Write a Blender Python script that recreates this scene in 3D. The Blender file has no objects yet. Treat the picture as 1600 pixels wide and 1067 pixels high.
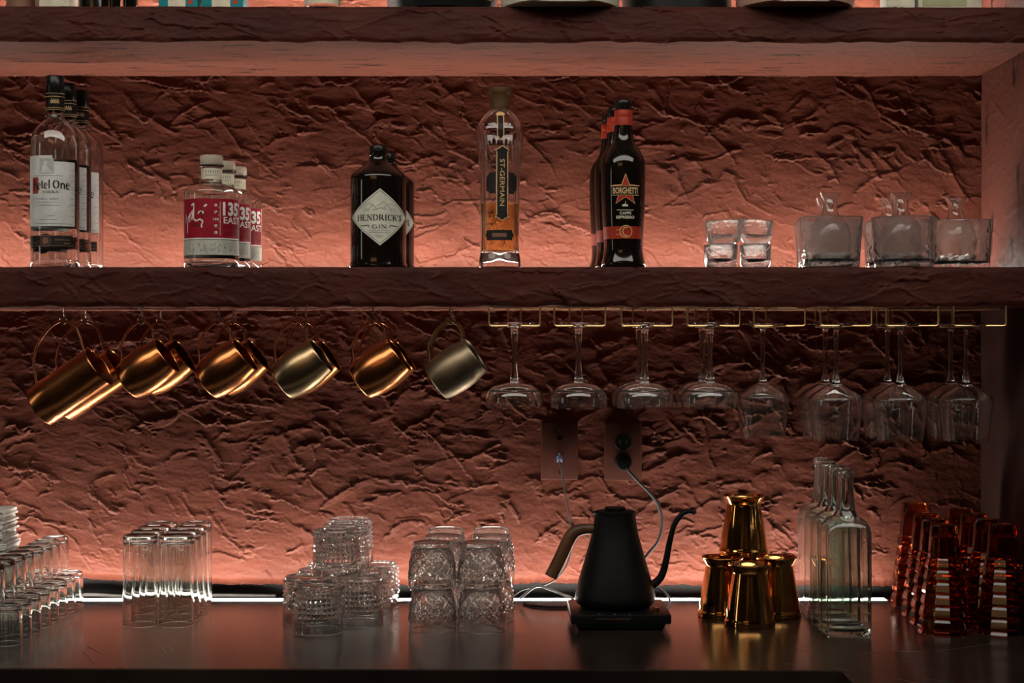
import bpy, bmesh, math, random
import numpy as np
from mathutils import Vector, Matrix

random.seed(7)
C = bpy.context.scene
COL = C.collection
D = bpy.data
PI = math.pi

# ------------------------------------------------------------------ camera, world, lights, exposure
F = 2647.0                      # focal length in pixels of the 1600 wide frame
CZ = 1.46
cam = D.objects.new('camera', D.cameras.new('camera'))
COL.objects.link(cam)
cam.location = (0, 0, CZ)
cam.rotation_euler = (PI / 2, 0, 0)
cam.data.sensor_width = 36.0
cam.data.lens = F / 1600.0 * 36.0
cam.data.clip_start = 0.05
C.camera = cam

world = D.worlds.new('world')
C.world = world
world.use_nodes = True
world.node_tree.nodes['Background'].inputs[0].default_value = (1.0, 0.72, 0.52, 1)
world.node_tree.nodes['Background'].inputs[1].default_value = 0.006

def lamp(name, kind, loc, target, power, color, size=0.1, size_y=None, spot=None):
    l = D.lights.new(name, kind)
    l.energy = power
    l.color = color
    if kind == 'AREA':
        l.shape = 'RECTANGLE' if size_y else 'DISK'
        l.size = size
        if size_y:
            l.size_y = size_y
    else:
        l.shadow_soft_size = size
    if kind == 'SPOT':
        l.spot_size = math.radians(spot or 60)
        l.spot_blend = 0.5
    o = D.objects.new(name, l)
    COL.objects.link(o)
    o.location = loc
    d = Vector(target) - Vector(loc)
    o.rotation_euler = d.to_track_quat('-Z', 'Y').to_euler()
    return o

# the bar's own lamps: a ceiling light spread wide for glass highlights and a row of warm lamps behind the camera
lamp('ceiling_lamp', 'AREA', (-0.1, 1.85, 2.96), (-0.1, 2.9, 1.5), 62.0, (1.0, 0.94, 0.84), 4.2, 1.2)
lamp('bar_lamp', 'AREA', (-1.25, -0.7, 2.72), (-0.1, 3.0, 1.4), 2.6, (1.0, 0.52, 0.21), 1.7, 0.45)
lamp('side_lamp', 'AREA', (-2.9, 2.0, 1.55), (0.6, 3.0, 1.4), 2.2, (1.0, 0.95, 0.85), 0.20, 1.3)

lamp('room_fill', 'AREA', (-1.6, -2.7, 2.7), (-1.6, -4.0, 1.2), 2.0, (1.0, 0.74, 0.48), 0.5, 0.2)  # added fill lights on the far wall, for brighter reflections in the glass
lamp('room_fill', 'AREA', (1.8, -2.7, 2.7), (1.8, -4.0, 1.2), 1.5, (1.0, 0.74, 0.48), 0.5, 0.2)

C.view_settings.view_transform = 'Standard'
C.view_settings.look = 'None'
C.view_settings.exposure = 0.0
C.view_settings.gamma = 1.0
C.view_settings.use_curve_mapping = False
LED_COUNTER = 58.0
LED_SHELF = 140.0
LED_TOP = 190.0
LED_COLOR = (1.0, 0.93, 0.82)
cy = C.cycles
cy.use_denoising = True
cy.denoiser = 'OPENIMAGEDENOISE'
cy.denoising_input_passes = 'RGB_ALBEDO_NORMAL'
cy.denoising_prefilter = 'ACCURATE'
cy.use_adaptive_sampling = False
cy.max_bounces = 24
cy.diffuse_bounces = 4
cy.glossy_bounces = 8
cy.transmission_bounces = 24
cy.transparent_max_bounces = 16
cy.caustics_reflective = False
cy.caustics_refractive = False
cy.sample_clamp_indirect = 6.0
cy.blur_glossy = 2.0

# ------------------------------------------------------------------ pixel <-> world
def X(u, Y):
    return (u - 800.0) * Y / F
def Z(v, Y):
    return CZ + (533.5 - v) * Y / F
COUNTER_Z = 0.95
SHELF_TOP = 1.592
SHELF_BOT = 1.5218
TOP_TOP = 2.0533
TOP_BOT = 1.991
YF = 3.0          # shelf front plane
YW = 3.39         # plaster plane
YLC = 3.334
YL = 3.330        # led strips
XP = 0.940        # inner face of the right pillar

# ------------------------------------------------------------------ materials
def mat(name, color, rough=0.5, metal=0.0, spec=0.5, trans=0.0, ior=1.45, coat=0.0, emit=None, estr=0.0, sheen=0.0):
    m = D.materials.new(name)
    m.use_nodes = True
    b = m.node_tree.nodes['Principled BSDF']
    b.inputs['Base Color'].default_value = (*color, 1)
    b.inputs['Roughness'].default_value = rough
    b.inputs['Metallic'].default_value = metal
    b.inputs['Specular IOR Level'].default_value = spec
    b.inputs['Transmission Weight'].default_value = trans
    b.inputs['IOR'].default_value = ior
    b.inputs['Coat Weight'].default_value = coat
    if emit:
        b.inputs['Emission Color'].default_value = (*emit, 1)
        b.inputs['Emission Strength'].default_value = estr
    return m

def nodes_of(m):
    nt = m.node_tree
    return nt, nt.nodes, nt.links, nt.nodes['Principled BSDF']

def add_bump(m, scale=(60, 60, 60), strength=0.3, dist=0.002, detail=6.0, kind='noise'):
    nt, N, L, b = nodes_of(m)
    tc = N.new('ShaderNodeTexCoord')
    mp = N.new('ShaderNodeMapping')
    mp.inputs['Scale'].default_value = scale
    L.new(tc.outputs['Object'], mp.inputs['Vector'])
    if kind == 'noise':
        t = N.new('ShaderNodeTexNoise')
        t.inputs['Scale'].default_value = 1.0
        t.inputs['Detail'].default_value = detail
        out = t.outputs['Fac']
    else:
        t = N.new('ShaderNodeTexVoronoi')
        t.inputs['Scale'].default_value = 1.0
        t.feature = 'SMOOTH_F1'
        out = t.outputs['Distance']
    L.new(mp.outputs['Vector'], t.inputs['Vector'])
    bp = N.new('ShaderNodeBump')
    bp.inputs['Strength'].default_value = strength
    bp.inputs['Distance'].default_value = dist
    L.new(out, bp.inputs['Height'])
    L.new(bp.outputs['Normal'], b.inputs['Normal'])
    return m

def add_mottle(m, c1, c2, scale=(3, 3, 3), lo=0.35, hi=0.65, detail=5.0):
    nt, N, L, b = nodes_of(m)
    tc = N.new('ShaderNodeTexCoord')
    mp = N.new('ShaderNodeMapping')
    mp.inputs['Scale'].default_value = scale
    L.new(tc.outputs['Object'], mp.inputs['Vector'])
    t = N.new('ShaderNodeTexNoise')
    t.inputs['Scale'].default_value = 1.0
    t.inputs['Detail'].default_value = detail
    L.new(mp.outputs['Vector'], t.inputs['Vector'])
    r = N.new('ShaderNodeValToRGB')
    r.color_ramp.elements[0].position = lo
    r.color_ramp.elements[1].position = hi
    r.color_ramp.elements[0].color = (*c1, 1)
    r.color_ramp.elements[1].color = (*c2, 1)
    L.new(t.outputs['Fac'], r.inputs['Fac'])
    L.new(r.outputs['Color'], b.inputs['Base Color'])
    return r

def add_rough(m, lo, hi, scale=(20, 20, 20)):
    nt, N, L, b = nodes_of(m)
    tc = N.new('ShaderNodeTexCoord')
    mp = N.new('ShaderNodeMapping')
    mp.inputs['Scale'].default_value = scale
    L.new(tc.outputs['Object'], mp.inputs['Vector'])
    t = N.new('ShaderNodeTexNoise')
    t.inputs['Scale'].default_value = 1.0
    t.inputs['Detail'].default_value = 6
    L.new(mp.outputs['Vector'], t.inputs['Vector'])
    mr = N.new('ShaderNodeMapRange')
    mr.inputs['From Min'].default_value = 0.3
    mr.inputs['From Max'].default_value = 0.7
    mr.inputs['To Min'].default_value = lo
    mr.inputs['To Max'].default_value = hi
    L.new(t.outputs['Fac'], mr.inputs['Value'])
    L.new(mr.outputs['Result'], b.inputs['Roughness'])

M = {}
M['plaster'] = mat('red_plaster', (0.090, 0.0215, 0.0115), 0.62, spec=0.25)
add_mottle(M['plaster'], (0.077, 0.0174, 0.0092), (0.104, 0.0256, 0.0140), (9, 9, 14))
add_bump(M['plaster'], (130, 130, 190), 0.45, 0.0017, 9)
M['shelf_paint'] = mat('maroon_paint', (0.050, 0.014, 0.0095), 0.6, spec=0.2)
add_mottle(M['shelf_paint'], (0.044, 0.0090, 0.0060), (0.068, 0.0150, 0.009), (8, 8, 14))
add_bump(M['shelf_paint'], (50, 50, 90), 0.5, 0.003, 7)
# flaking paint on the undersides: dark specks and scratches that belong to the paint
M['shelf_under'] = mat('flaking_paint', (0.095, 0.032, 0.022), 0.65, spec=0.2)
add_mottle(M['shelf_under'], (0.014, 0.005, 0.004), (0.115, 0.034, 0.021), (9, 60, 40), 0.375, 0.395, 8)
add_bump(M['shelf_under'], (60, 60, 60), 0.3, 0.002, 7)
M['pillar'] = mat('pillar_plaster', (0.088, 0.026, 0.018), 0.62, spec=0.2)
add_mottle(M['pillar'], (0.014, 0.005, 0.004), (0.088, 0.026, 0.018), (30, 30, 11), 0.36, 0.385, 8)
add_bump(M['pillar'], (60, 60, 30), 0.5, 0.004, 7)
M['pillar_low'] = mat('dark_lower_face', (0.022, 0.007, 0.006), 0.55, spec=0.2)  # lower inner face of the pillar, darker than the plaster above
add_mottle(M['pillar_low'], (0.016, 0.005, 0.004), (0.028, 0.009, 0.007), (20, 20, 20))
M['black'] = mat('black_board', (0.008, 0.006, 0.006), 0.5, spec=0.3)
add_bump(M['black'], (40, 40, 40), 0.2, 0.001)
M['counter'] = mat('dark_counter', (0.020, 0.014, 0.011), 0.26, spec=0.5, ior=1.5)
add_mottle(M['counter'], (0.013, 0.009, 0.007), (0.026, 0.018, 0.014), (5, 5, 5))
add_rough(M['counter'], 0.19, 0.22, (6, 6, 6))
M['scratch'] = mat('scratch', (0.10, 0.085, 0.07), 0.5)
M['floor'] = mat('dark_floor', (0.03, 0.022, 0.018), 0.5)
add_mottle(M['floor'], (0.02, 0.015, 0.012), (0.04, 0.03, 0.025), (4, 4, 4))
M['room_wall'] = mat('bar_room_wall', (0.30, 0.27, 0.23), 0.8)
add_mottle(M['room_wall'], (0.06, 0.05, 0.04), (0.50, 0.46, 0.40), (0.9, 0.9, 1.3), 0.42, 0.60, 2)
M['ceiling'] = mat('dark_ceiling', (0.03, 0.024, 0.02), 0.8)
add_mottle(M['ceiling'], (0.025, 0.02, 0.017), (0.035, 0.028, 0.024), (3, 3, 3))

def glass(name, color=(1, 1, 1), rough=0.0, ior=1.48, clear=1.0):
    return mat(name, color, rough, 0, 0.5, clear, ior)
M['glass'] = glass('clear_glass', (0.985, 0.995, 0.985))
# dishwasher worn glass: a little haze on the surface
M['worn'] = glass('worn_cut_glass', (0.99, 0.995, 0.985), 0.0, clear=0.99)
M['bar_glass'] = glass('bar_glass', (0.98, 0.99, 0.975), 0.0, clear=1.0)
M['tint_glass'] = glass('pale_green_glass', (0.90, 0.95, 0.91))
M['bottle_glass'] = glass('bottle_glass', (0.98, 0.99, 0.985), 0.0, 1.47)
M['spirit'] = glass('clear_spirit', (0.985, 0.99, 0.985), 0.0, 1.36)
M['elder'] = glass('pale_gold_liqueur', (0.93, 0.70, 0.26), 0.0, 1.37)
M['frost'] = glass('hammered_glass', (0.98, 0.985, 0.985), 0.13, clear=0.985)
add_bump(M['frost'], (130, 130, 130), 0.6, 0.0025, kind='voronoi')
M['bubble'] = glass('bubbled_glass', (0.98, 0.98, 0.98), 0.03, clear=0.985)
add_bump(M['bubble'], (110, 110, 110), 0.5, 0.004)
M['amber'] = glass('amber_glass', (0.55, 0.105, 0.028), 0.03, 1.5)
def haze(m, f):
    # fine surface wear lets a little light scatter through the glass
    nt, N, L, b = nodes_of(m)
    t = N.new('ShaderNodeBsdfTranslucent')
    t.inputs['Color'].default_value = (0.95, 0.96, 0.93, 1)
    mx = N.new('ShaderNodeMixShader')
    mx.inputs[0].default_value = f
    L.new(b.outputs[0], mx.inputs[1])
    L.new(t.outputs[0], mx.inputs[2])
    L.new(mx.outputs[0], N['Material Output'].inputs['Surface'])
haze(M['worn'], 0.035)
haze(M['glass'], 0.003)
haze(M['bottle_glass'], 0.003)
haze(M['bar_glass'], 0.005)
haze(M['bubble'], 0.02)
haze(M['frost'], 0.12)
haze(M['tint_glass'], 0.03)
M['dark_glass'] = mat('dark_brown_glass', (0.006, 0.004, 0.003), 0.07, spec=0.6, ior=1.5)
add_rough(M['dark_glass'], 0.05, 0.12, (10, 10, 10))
M['copper'] = mat('copper', (0.52, 0.19, 0.065), 0.25, 1.0)
add_rough(M['copper'], 0.18, 0.30, (30, 30, 12))
add_bump(M['copper'], (25, 25, 25), 0.06, 0.002)
M['bronze'] = mat('worn_bronze', (0.37, 0.26, 0.14), 0.3, 1.0)
add_rough(M['bronze'], 0.24, 0.36, (30, 30, 12))
M['satin'] = mat('satin_steel_brass', (0.24, 0.185, 0.12), 0.42, 1.0)
add_rough(M['satin'], 0.38, 0.48, (40, 40, 40))
M['copper_wire'] = mat('copper_handle', (0.48, 0.20, 0.11), 0.28, 1.0)
add_rough(M['copper_wire'], 0.2, 0.35)
M['brass'] = mat('polished_brass', (0.74, 0.37, 0.12), 0.09, 1.0)
add_rough(M['brass'], 0.06, 0.12, (30, 30, 30))
M['gold_wire'] = mat('gold_wire', (0.58, 0.40, 0.19), 0.35, 1.0)
add_rough(M['gold_wire'], 0.3, 0.4)
M['chrome'] = mat('chrome', (0.75, 0.72, 0.68), 0.15, 1.0)
add_rough(M['chrome'], 0.1, 0.2)
def plain(key, color, rough=0.55, spec=0.3, k=0.12):
    M[key] = mat(key, color, rough, spec=spec)
    c1 = tuple(max(0, c * (1 - k)) for c in color)
    c2 = tuple(min(1, c * (1 + k)) for c in color)
    add_mottle(M[key], c1, c2, (40, 40, 40))
    return M[key]
plain('paper', (0.60, 0.60, 0.58), 0.6)
plain('napkin', (0.80, 0.79, 0.74), 0.85)
plain('cream', (0.62, 0.57, 0.44), 0.5)
plain('ink', (0.015, 0.013, 0.013), 0.5)
plain('grey_ink', (0.13, 0.125, 0.12), 0.6)
plain('pale_ink', (0.42, 0.41, 0.38), 0.6)
plain('label_red', (0.28, 0.004, 0.020), 0.5)
plain('dark_red', (0.16, 0.003, 0.012), 0.5)
plain('brick_red', (0.33, 0.05, 0.03), 0.5)
plain('label_green', (0.62, 0.62, 0.52), 0.55)
plain('label_grey', (0.46, 0.46, 0.40), 0.6)
plain('white_ink', (0.75, 0.73, 0.68), 0.5)
plain('star_red', (0.36, 0.032, 0.013), 0.45)
plain('gold_ink', (0.72, 0.47, 0.22), 0.35)
plain('black_plastic', (0.006, 0.0055, 0.0055), 0.35, 0.25)
plain('kettle_black', (0.006, 0.006, 0.006), 0.45, 0.18)
plain('cap_black', (0.008, 0.008, 0.008), 0.25)
M['wood'] = mat('walnut', (0.16, 0.07, 0.03), 0.45)
add_mottle(M['wood'], (0.065, 0.026, 0.010), (0.13, 0.056, 0.022), (60, 60, 8))
plain('cork', (0.42, 0.35, 0.28), 0.7)
plain('bronze_cap', (0.085, 0.043, 0.017), 0.4)
plain('plate_red', (0.06, 0.018, 0.012), 0.42)
plain('grey_cable', (0.42, 0.42, 0.40), 0.45)
plain('dark_cable', (0.045, 0.042, 0.04), 0.6, 0.15)
plain('blue_clip', (0.35, 0.45, 0.75), 0.4)
plain('teal', (0.01, 0.22, 0.25), 0.5)
plain('brown_card', (0.20, 0.10, 0.06), 0.6)
plain('pink_clay', (0.46, 0.27, 0.20), 0.5)
plain('olive_label', (0.32, 0.33, 0.18), 0.5)
plain('housing', (0.55, 0.55, 0.55), 0.4)
M['led_c'] = mat('led_diffuser_counter', (0.8, 0.8, 0.8), 0.5, emit=LED_COLOR, estr=LED_COUNTER)
M['led_s'] = mat('led_diffuser_shelf', (0.8, 0.8, 0.8), 0.5, emit=LED_COLOR, estr=LED_SHELF)
M['led_t'] = mat('led_diffuser_top', (0.8, 0.8, 0.8), 0.5, emit=LED_COLOR, estr=LED_TOP)

# ------------------------------------------------------------------ object helpers
def link(name, me, m=None, parent=None, loc=(0, 0, 0), rot=(0, 0, 0)):
    o = D.objects.new(name, me)
    COL.objects.link(o)
    if me is not None and m is not None and not me.materials:
        me.materials.append(m)
    if parent:
        o.parent = parent
    o.location = loc
    o.rotation_euler = rot
    return o

def tag(o, label, cat=None, group=None, kind=None):
    if label:
        o['label'] = label
    if cat:
        o['category'] = cat
    if group:
        o['group'] = group
    if kind:
        o['kind'] = kind
    return o

def thing(name, label, cat, loc=(0, 0, 0), rot=(0, 0, 0), group=None):
    return tag(link(name, None, None, None, loc, rot), label, cat, group)

def dup(root, loc, rot=None, label=None, group=None):
    r = root.copy()
    COL.objects.link(r)
    r.location = loc
    if rot is not None:
        r.rotation_euler = rot
    if label:
        r['label'] = label
    if group:
        r['group'] = group
    for ch in list(root.children):
        c = ch.copy()
        COL.objects.link(c)
        c.parent = r
        for g in list(ch.children):
            d = g.copy()
            COL.objects.link(d)
            d.parent = c
    return r

def mesh_from(name, verts, faces, smooth=True, angle=40):
    me = D.meshes.new(name)
    me.from_pydata([tuple(v) for v in verts], [], faces)
    me.update()
    bm = bmesh.new()
    bm.from_mesh(me)
    bmesh.ops.remove_doubles(bm, verts=bm.verts, dist=2e-6)
    bmesh.ops.recalc_face_normals(bm, faces=bm.faces)
    bm.to_mesh(me)
    bm.free()
    if smooth:
        me.polygons.foreach_set('use_smooth', [True] * len(me.polygons))
        me.set_sharp_from_angle(angle=math.radians(angle))
    return me

def cr(pts, n=6, closed=False):
    """Catmull-Rom through 2D / 3D points."""
    P = [Vector(p) for p in pts]
    out = []
    k = len(P)
    rng = range(k if closed else k - 1)
    for i in rng:
        if closed:
            p0, p1, p2, p3 = P[(i - 1) % k], P[i], P[(i + 1) % k], P[(i + 2) % k]
        else:
            p1, p2 = P[i], P[i + 1]
            p0 = P[i - 1] if i > 0 else p1 * 2 - p2
            p3 = P[i + 2] if i + 2 < k else p2 * 2 - p1
        for j in range(n):
            t = j / n
            out.append(0.5 * ((2 * p1) + (p2 - p0) * t + (2 * p0 - 5 * p1 + 4 * p2 - p3) * t * t + (3 * p1 - p0 - 3 * p2 + p3) * t ** 3))
    if not closed:
        out.append(P[-1])
    return out

def lathe(name, prof, seg=48, shape=None, smooth=True, angle=40, fn=None):
    """Revolve (r,z) points. Points with r==0 become poles. shape(theta)->radius factor, fn(r,z,theta)->r."""
    verts, rings = [], []
    for (r, z) in prof:
        if r <= 1e-7:
            rings.append([len(verts)])
            verts.append((0, 0, z))
        else:
            ring = []
            for k in range(seg):
                a = 2 * PI * k / seg
                rr = r * (shape(a) if shape else 1.0)
                if fn:
                    rr = fn(rr, z, a)
                ring.append(len(verts))
                verts.append((rr * math.sin(a), -rr * math.cos(a), z))
            rings.append(ring)
    faces = []
    for a, b in zip(rings, rings[1:]):
        if len(a) == 1 and len(b) == 1:
            continue
        for k in range(seg):
            k2 = (k + 1) % seg
            if len(a) == 1:
                faces.append((a[0], b[k2], b[k]))
            elif len(b) == 1:
                faces.append((a[k], a[k2], b[0]))
            else:
                faces.append((a[k], a[k2], b[k2], b[k]))
    return mesh_from(name, verts, faces, smooth, angle)

def tube(name, pts, rad, seg=8, cap=True, closed=False):
    P = [Vector(p) for p in pts]
    n = len(P)
    R = rad if isinstance(rad, (list, tuple)) else [rad] * n
    verts, faces = [], []
    t0 = (P[1] - P[0]).normalized()
    up = Vector((0, 0, 1)) if abs(t0.z) < 0.9 else Vector((1, 0, 0))
    nrm = (up - t0 * up.dot(t0)).normalized()
    for i in range(n):
        if closed:
            t = (P[(i + 1) % n] - P[i - 1]).normalized()
        else:
            t = (P[min(i + 1, n - 1)] - P[max(i - 1, 0)]).normalized()
        nrm = (nrm - t * nrm.dot(t))
        if nrm.length < 1e-6:
            nrm = t.orthogonal()
        nrm.normalize()
        b = t.cross(nrm)
        for k in range(seg):
            a = 2 * PI * k / seg
            verts.append(P[i] + (nrm * math.cos(a) + b * math.sin(a)) * R[i])
    m = n if closed else n - 1
    for i in range(m):
        i2 = (i + 1) % n
        for k in range(seg):
            k2 = (k + 1) % seg
            faces.append((i * seg + k, i * seg + k2, i2 * seg + k2, i2 * seg + k))
    if cap and not closed:
        faces.append(tuple(range(seg)))
        faces.append(tuple((n - 1) * seg + k for k in range(seg)))
    return mesh_from(name, verts, faces)

def join_meshes(name, metas):
    """Several meshes into one (same part)."""
    bm = bmesh.new()
    for me in metas:
        bm.from_mesh(me)
    out = D.meshes.new(name)
    bm.to_mesh(out)
    bm.free()
    return out

def box(name, x0, x1, y0, y1, z0, z1, bev=0.0, seg=2):
    bm = bmesh.new()
    bmesh.ops.create_cube(bm, size=1.0)
    for v in bm.verts:
        v.co = Vector(((x0 + x1) / 2 + v.co.x * (x1 - x0), (y0 + y1) / 2 + v.co.y * (y1 - y0), (z0 + z1) / 2 + v.co.z * (z1 - z0)))
    if bev > 0:
        bmesh.ops.bevel(bm, geom=list(bm.edges), offset=bev, segments=seg, affect='EDGES', profile=0.5)
    me = D.meshes.new(name)
    bm.to_mesh(me)
    bm.free()
    if bev > 0:
        me.polygons.foreach_set('use_smooth', [True] * len(me.polygons))
        me.set_sharp_from_angle(angle=math.radians(40))
    return me

def prism(name, poly, z0, z1):
    n = len(poly)
    v = [(x, y, z0) for x, y in poly] + [(x, y, z1) for x, y in poly]
    f = [tuple(range(n - 1, -1, -1)), tuple(range(n, 2 * n))] + [(i, (i + 1) % n, (i + 1) % n + n, i + n) for i in range(n)]
    return mesh_from(name, v, f, False)

# ---- flat print: 2D shapes (x,y in metres) wrapped on a cylinder (or laid flat) as thin meshes
class Print:
    def __init__(self):
        self.v, self.f = [], []
    def quad(self, x0, y0, x1, y1, n=1):
        nx = max(1, n)
        for i in range(nx):
            a, b = x0 + (x1 - x0) * i / nx, x0 + (x1 - x0) * (i + 1) / nx
            k = len(self.v)
            self.v += [(a, y0), (b, y0), (b, y1), (a, y1)]
            self.f.append((k, k + 1, k + 2, k + 3))
        return self
    def poly(self, pts):
        k = len(self.v)
        self.v += [tuple(p) for p in pts]
        self.f.append(tuple(range(k, k + len(pts))))
        return self
    def line(self, x0, y0, x1, y1, w):
        d = Vector((x1 - x0, y1 - y0))
        if d.length < 1e-9:
            return self
        d.normalize()
        n = Vector((-d.y, d.x)) * (w / 2)
        return self.poly([(x0 + n.x, y0 + n.y), (x0 - n.x, y0 - n.y), (x1 - n.x, y1 - n.y), (x1 + n.x, y1 + n.y)])
    def path(self, pts, w):
        for a, b in zip(pts, pts[1:]):
            self.line(a[0], a[1], b[0], b[1], w)
        return self
    def disc(self, cx, cy, r, n=20):
        return self.poly([(cx + r * math.cos(2 * PI * k / n), cy + r * math.sin(2 * PI * k / n)) for k in range(n)])
    def ring(self, cx, cy, r, w, n=24):
        return self.path([(cx + r * math.cos(2 * PI * k / n), cy + r * math.sin(2 * PI * k / n)) for k in range(n + 1)], w)
    def text(self, s, x, y, h, width=None, bold=0.0, rot=0.0, align='CENTER'):
        """Built-in font text of cap height h; centred at x, baseline y; squeezed to width if given."""
        cu = D.curves.new('t', 'FONT')
        cu.body = s
        cu.size = 1.0
        cu.offset = bold
        cu.resolution_u = 3
        o = D.objects.new('t', cu)
        COL.objects.link(o)
        dg = bpy.context.evaluated_depsgraph_get()
        me = D.meshes.new_from_object(o.evaluated_get(dg))
        pts = [(v.co.x, v.co.y) for v in me.vertices]
        fs = [tuple(p.vertices) for p in me.polygons]
        D.objects.remove(o)
        D.curves.remove(cu)
        D.meshes.remove(me)
        if not pts:
            return self
        x0, x1 = min(p[0] for p in pts), max(p[0] for p in pts)
        y0, y1 = min(p[1] for p in pts), max(p[1] for p in pts)
        sy = h / (y1 - y0)
        sx = (width / (x1 - x0)) if width else sy
        cx = (x0 + x1) / 2 if align == 'CENTER' else x0
        k = len(self.v)
        c, sn = math.cos(rot), math.sin(rot)
        for (px, py) in pts:
            qx, qy = (px - cx) * sx, (py - y0) * sy
            if rot:
                qy -= h / 2
            self.v.append((x + qx * c - qy * sn, y + qx * sn + qy * c))
        self.f += [tuple(i + k for i in f) for f in fs]
        return self
    def serif(self, s, x, y, h, width, wt=1.0):
        """Serif capitals drawn stroke by stroke (thick and thin strokes with feet)."""
        adv = sum(GLYPH_W.get(ch, 0.8) for ch in s)
        sx = width / adv
        cx = x - width / 2
        for ch in s:
            g = GLYPHS.get(ch)
            gw = GLYPH_W.get(ch, 0.8)
            if g:
                for st in g:
                    pts = [(cx + px * gw * sx, y + py * h) for px, py in st[1:]]
                    self.path(pts, st[0] * h * wt)
            cx += gw * sx
        return self
    def wrap(self, name, R, off=0.0, zoff=0.0, th0=0.0, rfun=None):
        bm = bmesh.new()
        vs = [bm.verts.new((x, y, 0)) for x, y in self.v]
        for f in self.f:
            try:
                bm.faces.new([vs[i] for i in f])
            except ValueError:
                pass
        xs = [p[0] for p in self.v]
        ys = [p[1] for p in self.v]
        def cut(lo, hi, st, ax):
            k = math.ceil(lo / st)
            while k * st < hi:
                pl = (k * st + 1e-5, 0, 0) if ax == 0 else (0, k * st + 1e-5, 0)
                bmesh.ops.bisect_plane(bm, geom=list(bm.verts) + list(bm.edges) + list(bm.faces), plane_co=pl, plane_no=(1, 0, 0) if ax == 0 else (0, 1, 0))
                k += 1
        cut(min(xs), max(xs), 0.004, 0)
        if rfun:
            cut(min(ys), max(ys), 0.005, 1)
        for v in bm.verts:
            x, y = v.co.x, v.co.y
            r = (rfun(y) if rfun else R)
            a = th0 + x / r
            r += off
            v.co = (r * math.sin(a), -r * math.cos(a), zoff + y)
        me = D.meshes.new(name)
        bm.to_mesh(me)
        bm.free()
        return me
    def flat(self, name, yoff=0.0, zoff=0.0):
        me = D.meshes.new(name)
        me.from_pydata([(x, yoff, zoff + y) for x, y in self.v], [], self.f)
        me.update()
        return me

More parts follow.
